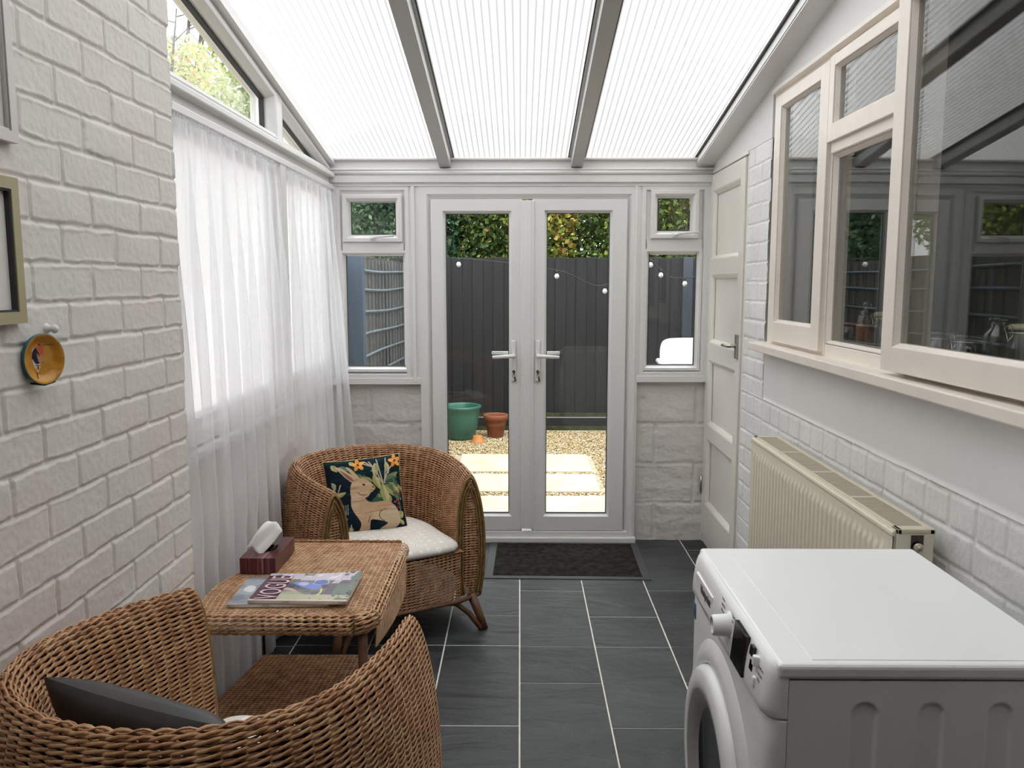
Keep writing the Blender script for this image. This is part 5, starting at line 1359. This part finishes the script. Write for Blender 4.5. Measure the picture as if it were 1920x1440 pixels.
px_, pz_ = .050 * R_ * np.cos(A_), .058 * R_ * np.sin(A_)
dep = .004 + .013 * sstep(.6, 1.0, R_)
P = Paint(px_ / .1 + .5, pz_ / .116 + .5, S((204, 146, 54)))
P.put(fbm(px_ * 60, pz_ * 60, 3, 2) > .2, S((194, 134, 44)))
DK, WH, OG = S((34, 30, 44)), S((220, 214, 204)), S((206, 104, 62))
P.poly([(.36, .72), (.30, .66), (.27, .52), (.30, .42), (.40, .36), (.47, .44), (.46, .60), (.44, .70)], DK); P.poly([(.44, .78), (.40, .72), (.44, .64), (.52, .56), (.58, .62), (.57, .72), (.52, .78)], OG)
P.poly([(.40, .62), (.47, .54), (.54, .48), (.52, .42), (.44, .44)], S((196, 140, 120)))
P.ell(.55, .765, .05, .035, OG); P.line([(.58, .77), (.80, .78)], .008, S((90, 60, 40))); P.line([(.44, .80), (.49, .78)], .012, DK)
for k in range(3): P.line([(.28 + .01 * k, .50 - k * .045), (.36, .40 - k * .04), (.46, .40 - k * .035)], .009, WH)
P.line([(.29, .66), (.33, .72)], .01, WH)
P.line([(.42, .36), (.38, .22), (.34, .12)], .014, DK); P.line([(.40, .28), (.39, .25)], .014, WH); P.line([(.52, .44), (.56, .40)], .01, S((90, 100, 60)))
npmesh('painted_face', np.stack([dep, px_, pz_], -1).reshape(-1, 3), grid_faces(n, m_), attr_mat('enamelled_dish', rough=.22), t, smooth=True, attrs={'print': ('FLOAT_COLOR', P.C.reshape(-1, 4))})
V_ = []
for r, d in ((1.0, .017), (1.03, .016), (1.02, .008), (.9, -.004), (.6, -.010), (0, -.010)):
    V_.append(np.c_[np.full(n, d), .050 * r * np.cos(A_[:, 0]), .058 * r * np.sin(A_[:, 0])])
plabel(npmesh('teal_back', np.vstack(V_), grid_faces(6, n), mat('teal_enamel', S((28, 104, 116)), rough=.35), t, smooth=True), 'teal rim and back')
b = MB(); b.tube([(.004, -.03, -.054), (.010, 0, -.060), (.004, .03, -.056)], .003, n=6); plabel(b.build('hanger', BLACK, t), 'black wire hanger')
t = thing('wall_hook', 'small white rounded wall hook beside the yellow dish on the brick', 'hook', (BRX + .006, 1.655, 1.352))
b = MB(); b.lathe([(.011, -.002), (.011, .002), (.007, .006), (.006, .012), (.0095, .017), (.008, .022), (0, .024)], n=18, axis='X')
b.build('knob', FRW, t)

# ================================================================== JARS ON THE KITCHEN WINDOW BOARD
JB = 1.178
def jar(name, label, y, h, r, x=1.25, neck=None, fill=None, fillcol=None, lid=None, clip=False, stopper=False, lidmat=None):
    t_ = thing(name, label, 'jar' if name != 'glass_bottle' else 'bottle', (x, y, JB), 0, 'glass jars on the kitchen window board')
    nk = neck or r * .86
    b_ = MB(); b_.lathe([(0, .001), (r * .95, .001), (r, .006), (r, h * .74), (r * .97, h * .80), (nk, h * .90), (nk, h), (nk - .002, h), (nk - .002, h * .9), (r - .003, h * .78), (r - .003, .008), (0, .006)], n=28); b_.build('glass_body', JARGLASS, t_)
    if fill:
        b_ = MB(); b_.lathe([(0, .008), (r - .005, .008), (r - .004, h * fill), (0, h * fill + .002)], n=24)
        b_.build('contents', mat('contents_%s_%d' % (name, int(y * 1000)), fillcol, rough=.9, var=.35, vscale=260, bump=.6, bscale=300), t_)
    if lid:
        b_ = MB(); b_.lathe([(0, h + .001), (nk + .003, h + .001), (nk + .004, h + lid * .8), (nk, h + lid), (0, h + lid)], n=28); b_.build('lid', lidmat or JARGLASS, t_)
    if clip:
        b_ = MB(); rc = nk + .004
        b_.tube([(rc * math.cos(a), rc * math.sin(a), h - .006) for a in np.linspace(0, 2 * PI, 28)[:-1]], .0013, n=6, closed=True)
        b_.tube([(-rc, -.014, h - .012), (-rc - .006, -.014, h + .006), (-rc - .002, 0, h + .014), (-rc - .006, .014, h + .006), (-rc, .014, h - .012), (-rc - .004, 0, h - .028), (-rc, -.014, h - .012)], .0013, n=6)
        b_.build('wire_clip', CHROME, t_)
    if stopper:
        b_ = MB(); b_.lathe([(nk * .7, h - .005), (nk * .8, h + .012), (nk * .35, h + .02), (nk * .62, h + .036), (nk * .5, h + .048), (0, h + .052)], n=20); b_.build('stopper', JARGLASS, t_)
    return t_
CRLID = mat('cream_lid', S((196, 192, 160)), rough=.4); WHLID = mat('white_metal_lid', (.85, .85, .83), rough=.3); RDLID = mat('red_lid', S((130, 36, 42)), rough=.4)
jar('storage_jar', 'dark jar with a red lid, leftmost on the kitchen window board', 3.14, .105, .034, fill=.6, fillcol=S((70, 56, 46)), lid=.012, lidmat=RDLID)
jar('storage_jar', 'tall jar of orange lentils with a round glass stopper behind the window', 2.995, .150, .040, fill=.78, fillcol=S((236, 116, 58)), stopper=True)
jar('storage_jar', 'clip top jar of grey contents with a cream lid behind the window', 2.855, .150, .034, fill=.8, fillcol=S((104, 106, 112)), lid=.016, lidmat=CRLID, clip=True)
jar('storage_jar', 'small clear jar with a white lid beside the window mullion', 2.745, .094, .026, fill=.5, fillcol=S((66, 74, 76)), lid=.013, lidmat=WHLID)
jar('storage_jar', 'low wide clip jar, first behind the big open casement', 2.445, .110, .048, clip=True, lid=.014, fill=.25, fillcol=S((104, 62, 46)))
jar('storage_jar', 'low wide clip jar, second behind the big open casement', 2.300, .110, .050, clip=True, lid=.014)
jar('glass_bottle', 'clear narrow necked bottle between clip jars behind the open casement', 2.175, .165, .036, neck=.019, lid=.012)
jar('storage_jar', 'clip top jar with a pale yellow lid at the photo edge', 2.050, .150, .044, clip=True, lid=.014, lidmat=CRLID)
t = thing('window_cord', 'short white cord dangling behind the large kitchen casement', 'cord', (1.13, 2.46, 1.70))
b = MB(); b.tube([(0, .10, .08), (0, .075, .052), (.002, .05, .038), (0, .02, 0), (0, .005, -.035), (0, .012, -.045)], [.005, .008, .006, .006, .007, .005], n=8); b.tube([(0, .10, .08), (0, .12, .50)], .0012, n=6)
b.build('cord', WHLID, t)

# ================================================================== THE GARDEN
GZ = -0.10
GRAVEL = mat('pale_gravel', (.34, .27, .17), rough=.9, col2=(.66, .58, .44), vscale=55, bump=1.0, bscale=70, bdist=.012)
b = MB(); b.box(-8, 6, 4.66, 14, GZ - .1, GZ); b.box(-8, -1.2, -2, 4.66, GZ - .1, GZ)
struct(b.build('ground', GRAVEL), 'pale gravel garden ground', 'ground')
# pebbles lying over it
def scatter_pebbles(n):
    r = np.random.default_rng(3)
    x = r.uniform(-1.05, 1.4, n); y = 4.72 + 3.9 * r.random(n) ** .8; s = r.uniform(.006, .014, n)
    keep = (y < 8.52)
    for cx_, cy_, cr in ((-.585, 8.12, .17), (-.245, 8.22, .115), (-.410, 7.93, .085), (-1.06, 5.35, .09)): keep &= np.hypot(x - cx_, y - cy_) > cr
    keep &= ~((x > -.58) & (x < .64) & (((y > 6.63) & (y < 7.32)) | ((y > 5.98) & (y < 6.55)) | ((y > 5.15) & (y < 5.86))))
    x, y, s = x[keep], y[keep], s[keep]; n = len(x)
    base = np.array([(1, 0, 0), (-.9, .1, 0), (0, 1, .1), (.1, -1, 0), (0, 0, .65), (0, 0, -.5)])
    F = np.array([(0, 2, 4), (2, 1, 4), (1, 3, 4), (3, 0, 4), (2, 0, 5), (1, 2, 5), (3, 1, 5), (0, 3, 5)])
    a = r.uniform(0, 2 * PI, n); jit = r.uniform(.7, 1.25, (n, 6, 3)); B = base[None] * jit * s[:, None, None]
    c, sn = np.cos(a)[:, None], np.sin(a)[:, None]
    X = B[..., 0] * c - B[..., 1] * sn + x[:, None]; Y = B[..., 0] * sn + B[..., 1] * c + y[:, None]; Z = B[..., 2] + GZ + s[:, None] * .3
    V_ = np.stack([X, Y, Z], -1).reshape(-1, 3); Fa = (F[None] + (np.arange(n) * 6)[:, None, None]).reshape(-1, 3)
    o = npmesh('gravel', V_, Fa, leaf_mat('pebble_colours', [(0, S((190, 166, 124))), (.3, S((220, 202, 164))), (.45, S((166, 138, 92))), (.62, S((206, 182, 134))), (.8, S((112, 92, 70))), (.94, S((236, 228, 208)))], trans=0.0), smooth=False,
               attrs={'leaf': ('FLOAT', np.repeat(r.random(n), 6))})
    return tag(o, 'pale cream gravel pebbles between the doors and the black fence', 'gravel', kind='stuff')
scatter_pebbles(26000)
SLAB = mat('cream_sandstone', (.56, .49, .34), rough=.75, col2=(.66, .60, .46), vscale=5, bump=.4, bscale=25, bdist=.004)
for (x0, x1, y0, y1, rz, lb) in ((-.52, .60, 6.64, 7.31, .004, 'cream stone slab farthest from the doors, nearest the fence'), (-.50, .605, 5.99, 6.54, -.006, 'cream stone slab in the middle of the three stepping slabs'),
                             (-.56, .625, 5.16, 5.850, .008, 'cream stone slab closest to the french doors')):
    t = MB(); t.box(-(x1 - x0) / 2, (x1 - x0) / 2, -(y1 - y0) / 2, (y1 - y0) / 2, 0, .045, bev=.006, seg=1)
    o = t.build('paving_slab', SLAB); o.location = ((x0 + x1) / 2, (y0 + y1) / 2, GZ - .032); o.rotation_euler = (0, 0, rz)
    tag(o, lb, 'paving slab', 'stepping slabs in the gravel')

FBLK = mat('black_stained_boards', (.0065, .007, .0085), rough=.65, col2=(.013, .013, .0135), vscale=3, vstretch=(9, 9, .6), bump=.4, bscale=40)
FBLU = mat('slate_blue_paint', (.040, .050, .068), rough=.55, var=.1, vscale=5)
DECKC = mat('dark_grooved_board', (.026, .029, .036), rough=.5)
MOSS = mat('mossy_board', (.020, .022, .010), rough=.9, col2=(.075, .075, .030), vscale=14, bump=.5, bscale=80)
t = thing('fence', 'black vertical board fence across the back of the garden', 'fence', (0, 8.6, GZ))
b = MB(); x = -1.35; k = 0
while x < 2.6:
    b.box(x, x + .112, .0 + (.012 if k % 2 else 0), .022 + (.012 if k % 2 else 0), .17, 1.80 + .006 * math.sin(k * 2.1), bev=.003, seg=1); x += .107; k += 1
b.build('boards', FBLK, t)
for x in (-.02, 1.72):
    b = MB(); b.box(x - .05, x + .05, -.055, -.002, 0, 1.80, bev=.004, seg=1); plabel(b.build('post', FBLU, t), 'slate blue post')
b = MB(); b.box(-1.3, 2.6, -.02, .03, .0, .055); plabel(b.build('moss_strip', MOSS, t), 'brown mossy strip at the foot')
b = MB()
b.box(-1.3, 2.6, -.014, .02, .05, .135)
for j in range(8): b.box(-1.3, 2.6, -.020, -.012, .052 + j * .0102, .058 + j * .0102)
b.build('gravel_board', DECKC, t)
b = MB(); b.box(-1.3, 2.6, -.022, .0, .136, .141); plabel(b.build('pale_strip', mat('pale_strip', (.5, .5, .5), rough=.5), t), 'thin pale strip on the gravel board')
b = MB(); b.box(-1.3, 2.6, -.010, .014, .141, .185); plabel(b.build('mossy_ledge', MOSS, t), 'mossy board foot')

t = thing('trellis_fence', 'weathered boards with a pale trellis along the left edge of the garden', 'fence', (-1.12, 4.8, GZ))
WOODG = mat('weathered_fence_boards', (.050, .043, .034), rough=.8, col2=(.105, .092, .074), vscale=3, vstretch=(8, 8, .7), bump=.4, bscale=60)
TREL = mat('blue_grey_trellis', (.12, .145, .175), rough=.7, var=.3, vscale=18)
b = MB(); y = .02; k = 0
while y < 3.68:
    b.box(-.045 - (.010 if k % 2 else 0), -.028 - (.010 if k % 2 else 0), y, y + .088, 0, 1.74, bev=.002, seg=1); y += .095; k += 1
b.build('boards', WOODG, t)
for z in (.83, 1.00, 1.165, 1.33, 1.50, 1.645, .66, .48, .3):
    b = MB(); b.tube([(-.012, yy, z + .012 * math.sin(yy * 1.7 + z * 5) - .004 * yy) for yy in np.linspace(.05, 3.68, 16)], .011, n=4); b.build('rail', TREL, t)
b = MB(); y = .30
while y < 3.66:
    b.box(-.022, -.014, y, y + .014, .1, 1.72); y += .165
b.build('laths', TREL, t)
o = MB(); o.box(-.055, .055, -.04, .04, 0, 1.78, bev=.004, seg=1); o = o.build('garden_post', mat('blue_painted_post', (.060, .090, .135), rough=.5)); o.location = (-1.060, 5.35, GZ)
tag(o, 'solid slate blue post standing before the left trellis fence', 'post')

t = thing('side_fence', 'dark slate blue boarded fence down the right side of the garden', 'fence', (2.06, 4.9, GZ))
b = MB(); y = 0.0; k = 0
while y < 3.52:
    b.box(.0, .02 + (.008 if k % 2 else 0), y, y + .105, 0.0, 1.76, bev=.002, seg=1); y += .108; k += 1
b.build('boards', FBLU, t)
for z in (.35, .95, 1.55):
    b = MB(); b.box(-.04, .0, 0, 3.62, z, z + .07, bev=.003, seg=1); b.build('rail', FBLU, t)
for y in (.9, 2.7):
    b = MB(); b.box(-.05, .03, y, y + .09, 0, 1.8, bev=.003, seg=1); b.build('post', FBLU, t)

# pots
TEALP = mat('teal_glaze', S((52, 106, 92)), rough=.35, var=.12, vscale=9); TERR = mat('terracotta', S((134, 76, 50)), rough=.8, var=.15, vscale=14, bump=.3, bscale=60)
ORNG = mat('orange_clay', S((190, 124, 60)), rough=.6); SOIL = mat('dark_soil', (.06, .035, .02), rough=1, bump=1, bscale=80)
def pot(name, label, x, y, prof, m, soilz=None, soilr=None, sm=SOIL):
    t_ = thing(name, label, 'plant pot', (x, y, GZ)); b_ = MB(); b_.lathe(prof, n=40); b_.build('pot_body', m, t_)
    if soilz: b_ = MB(); b_.lathe([(0, soilz), (soilr, soilz)], n=30); b_.build('soil', sm, t_)
    return t_
pot('glazed_pot', 'large teal glazed pot standing by the fence on gravel', -.585, 8.12, [(0, .0), (.115, .0), (.135, .02), (.165, .14), (.180, .24), (.186, .300), (.200, .312), (.202, .332), (.186, .338), (.176, .325), (.168, .24), (.150, .12)], TEALP, .235, .168, mat('brown_glaze_inside', S((104, 70, 50)), rough=.6))
pot('terracotta_pot', 'terracotta pot right of the large teal pot', -.245, 8.22, [(0, 0), (.074, 0), (.080, .01), (.104, .17), (.120, .175), (.126, .225), (.114, .230), (.108, .215), (.098, .12)], TERR, .195, .106)
pot('small_clay_pot', 'small orange clay dish upturned in front of the two pots', -.410, 7.93, [(0, .062), (.040, .066), (.046, .060), (.052, .020), (.070, .016), (.072, .0)], ORNG)

# white garden chair
t = thing('garden_chair', 'white moulded plastic garden armchair beyond the right sidelight', 'garden chair', (1.63, 7.66, GZ), math.radians(8))
WP = mat('white_plastic', (.86, .87, .88), rough=.35)

def rounded_panel(x0, x1, z0, z1, y, th, bow, name):
    n = 24; U_, V_ = np.meshgrid(np.linspace(-1, 1, n), np.linspace(-1, 1, n), indexing='ij')
    k = .12; ux = U_ * (1 - k * np.abs(V_) ** 6); vz = V_ * (1 - k * np.abs(U_) ** 6)
    X = (x0 + x1) / 2 + ux * (x1 - x0) / 2; Z = (z0 + z1) / 2 + vz * (z1 - z0) / 2; Y = y + bow * (U_ ** 2) + .12 * (Z - z0)
    o_ = npmesh(name, np.stack([X, Y, Z], -1).reshape(-1, 3), grid_faces(n, n), WP, t, smooth=True)
    sm_ = o_.modifiers.new('thick', 'SOLIDIFY'); sm_.thickness = th
    return o_
rounded_panel(-.27, .27, .46, 1.02, .20, .02, -.05, 'backrest')
b = MB(); b.box(-.27, .27, -.26, .22, .40, .445, bev=.015); b.build('seat', WP, t)
for sx_ in (-1, 1):
    b = MB(); b.tube([(sx_ * .30, -.26, .40), (sx_ * .31, -.27, .68), (sx_ * .31, -.20, .78), (sx_ * .31, .0, .80), (sx_ * .29, .22, .81)], [.02, .022, .03, .032, .025], n=10); b.build('armrest', WP, t)
    for y_ in (-.25, .24):
        b = MB(); b.tube([(sx_ * .28, y_, .42), (sx_ * .31, y_ * 1.12, 0.0)], [.026, .018], n=10); b.build('leg', WP, t)
# festoon lights
BULB = mat('pale_glass_bulb', (.62, .64, .64), rough=.12, spec=.8); SOCK = mat('black_socket', (.01, .01, .01), rough=.6)
FY = 6.2
bulbs = [(-.456, 1.578, 'festoon bulb hanging at the left, seen through the left door leaf'), (.273, 1.491, 'festoon bulb seen in the left part of the right door leaf'), (.631, 1.381, 'lowest festoon bulb, at the right edge of the right door leaf'),
         (.968, 1.574, 'highest festoon bulb in the right sidelight, at its left edge'), (1.045, 1.499, 'middle festoon bulb of the three in the right sidelight'), (1.224, 1.436, 'lowest festoon bulb of the three in the right sidelight')]
for x, z, lb in bulbs:
    t = thing('festoon_bulb', lb, 'light bulb', (x, FY, z), 0, 'festoon bulbs strung over the garden')
    b = MB(); b.lathe([(0, -.019), (.010, -.017), (.0175, -.006), (.018, .002), (.013, .013), (.008, .021)], n=18); b.build('bulb', BULB, t)
    b = MB(); b.lathe([(0, .018), (.009, .018), (.009, .038), (.004, .042), (.004, .049), (0, .050)], n=12); b.build('socket', SOCK, t)
CAB = mat('black_cable', (.012, .012, .012), rough=.6)
for pts, lb in (([(-1.165, FY, 1.62), (-.456, FY, 1.622), (.273, FY, 1.535), (.631, FY, 1.426), (1.06, FY, 1.72), (2.07, FY, 1.63)], 'thin black festoon cable sagging across the garden'),
                ([(.90, FY + .02, 1.70), (.968, FY, 1.618), (1.045, FY, 1.543), (1.224, FY, 1.480), (2.07, FY + .02, 1.61)], 'second thin black festoon cable at the right')):
    b = MB(); P_, _ = catmull(pts, 260); b.tube([tuple(p) for p in P_], .0032, n=6); o = b.build('festoon_cable', CAB); tag(o, lb, 'cable')

# foliage
def foliage(name, label, cat, n, sampler, size, m, seed, parent=None, droop=.3):
    r = np.random.default_rng(seed); C = sampler(r, n)
    a = r.normal(size=(n, 3)); a[:, 2] -= droop; a /= np.linalg.norm(a, axis=1, keepdims=True)
    q = r.normal(size=(n, 3)); b_ = np.cross(a, q); b_ /= np.linalg.norm(b_, axis=1, keepdims=True); nn = np.cross(a, b_)
    s = r.uniform(size[0], size[1], n)[:, None]
    V_ = np.stack([C - a * s * .5, C + b_ * s * .30 + nn * s * .08, C + a * s * .5, C - b_ * s * .30 + nn * s * .08], 1).reshape(-1, 3)
    F = np.stack([np.arange(n) * 4 + k for k in range(4)], 1)
    clump = np.clip(.5 + .9 * fbm(C[:, 0] * 2.2 + 9, C[:, 2] * 2.2 + C[:, 1], seed, 3) * .8 + r.normal(size=n) * .22, 0, .999)
    o_ = npmesh(name, V_, F, m, parent, attrs={'leaf': ('FLOAT', np.repeat(clump, 4))})
    if parent is None: tag(o_, label, cat)
    return o_
BARK = mat('grey_brown_bark', (.055, .042, .032), rough=.9, bump=.6, bscale=40)
HED = leaf_mat('hedge_leaves', [(0, S((44, 62, 34))), (.22, S((66, 92, 44))), (.40, S((92, 116, 54))), (.56, S((128, 146, 66))), (.70, S((168, 172, 78))), (.82, S((150, 104, 56))), (.92, S((206, 190, 110)))])
IVY = leaf_mat('ivy_leaves', [(0, S((34, 58, 42))), (.3, S((56, 88, 60))), (.55, S((92, 128, 92))), (.8, S((140, 168, 130)))])
YEL = leaf_mat('yellowing_leaves', [(0, S((104, 124, 70))), (.25, S((148, 164, 96))), (.45, S((176, 186, 104))), (.66, S((200, 204, 132))), (.88, S((214, 200, 116))), (.975, S((204, 160, 92)))], trans=.5)
def stems(parent, spec, m=BARK):
    b_ = MB()
    for pts, r in spec: b_.tube(pts, r, n=6)
    return b_.build('branches', m, parent)
rs = random.Random(4)
def branchset(x0, x1, y0, y1, z0, z1, n, r):
    out = []
    for _ in range(n):
        x, y = rs.uniform(x0, x1), rs.uniform(y0, y1); dx, dy = max(x0, min(x1, x + rs.uniform(-.5, .5))) - x, rs.uniform(-.2, .2); zt = rs.uniform((z0 + z1) / 2, z1)
        out.append(([(x, y, z0), (x + dx * .4, y + dy * .5, z0 + (zt - z0) * .5), (x + dx, y + dy, zt)], [r, r * .7, r * .3]))
    return out
for (xa, xb, n, lb, mt, nm, top, sd) in ((-2.05, -.65, 26000, 'dark green ivy covered hedge above the fence at the left', IVY, 'ivy_hedge', 3.0, 61), (-.65, .6, 26000, 'mixed green and yellow hedge above the fence behind the doors', HED, 'garden_hedge', 3.1, 62), (.6, 2.9, 32000, 'loose yellow green hedge above the fence at the right', HED, 'garden_hedge', 3.3, 63)):
    t = thing(nm, lb, 'hedge', ((xa + xb) / 2, 9.3, GZ))
    cx_ = (xa + xb) / 2
    def samp(r, n, xa=xa, xb=xb, top=top, cx_=cx_):
        x = r.uniform(xa, xb, n); y = 8.75 + 1.3 * r.random(n) ** 1.2; z = 1.55 + (top - 1.55) * r.random(n) ** .9 + .25 * fbm(x * 2, y, 3, 2)
        lo = r.random(n) < .12; z = np.where(lo, r.uniform(.2, 1.7, n), z); y = np.where(lo, y + .15, y)
        return np.stack([x - cx_, y - 9.3, z - GZ], 1)
    foliage('leaves', None, None, n, samp, (.035, .085), mt, sd, t)
    stems(t, [([(p[0] - cx_, p[1] - 9.3, p[2] - GZ) for p in pts], r) for pts, r in branchset(xa, xb, 8.9, 9.7, GZ, top - .1, 26, .022)])
# tree seen through the gable light, and its neighbour
def tree(label, x, y, zc, rx, ry, rz_, n, m, sd, ztop, nbare):
    t_ = thing('garden_tree', label, 'tree', (x, y, GZ))
    def samp(r, n):
        d = r.normal(size=(n, 3)); d /= np.linalg.norm(d, axis=1, keepdims=True); q = r.random(n) ** .45
        lump = 1 + .25 * fbm(d[:, 0] * 3 + 5, d[:, 2] * 3 + d[:, 1] * 2, sd, 2)
        return np.stack([d[:, 0] * rx * q * lump, d[:, 1] * ry * q * lump, zc - GZ + d[:, 2] * rz_ * q * lump], 1)
    foliage('leaves', None, None, n, samp, (.035, .075), m, sd, t_)
    sp = [([(0, 0, 0), (.05, .02, zc * .5), (-.03, 0, zc)], [.10, .08, .05])]
    for k in range(nbare):
        a = rs.uniform(0, 2 * PI); l = rs.uniform(.5, 1.0); h = rs.uniform(.5, 1) * (ztop - zc)
        p1 = (math.cos(a) * rx * l * .5, math.sin(a) * ry * l * .5, zc + h * .6); p2 = (math.cos(a) * rx * l, math.sin(a) * ry * l, zc + h)
        sp.append(([(0, 0, zc * .7), p1, p2], [.035, .016, .005]))
        for q in range(4):
            f = rs.uniform(.3, 1); c = tuple(p1[i] + (p2[i] - p1[i]) * f for i in range(3)); e2 = (c[0] + rs.uniform(-.45, .45), c[1] + rs.uniform(-.3, .3), c[2] + rs.uniform(.05, .5))
            sp.append(([c, e2], [.006, .002]))
    stems(t_, sp); return t_
tree('yellow green tree with bare upper twigs seen through the left gable light', -3.35, 8.0, 2.55, 1.15, .9, 1.15, 34000, YEL, 71, 5.2, 16)
tree('pale green tree beyond the hedge at the left corner', -5.7, 10.4, 2.2, 1.3, 1.0, 1.3, 9000, YEL, 72, 4.3, 8)
tree('greyish green tree behind the hedge, faint through the roof sheet at the right', 2.2, 12.2, 3.2, 1.5, 1.0, 1.5, 9000, HED, 73, 5.0, 8)
b = MB(); b.box(-.06, .06, -3.2, 3.2, 0, 1.5, bev=.01, seg=1)
o = b.build('neighbour_wall', mat('pale_pink_render', (.62, .56, .54), rough=.8, var=.06, vscale=2)); o.location = (-3.0, 3.6, GZ); tag(o, 'pale rendered garden wall blurred behind the net curtains', 'wall')
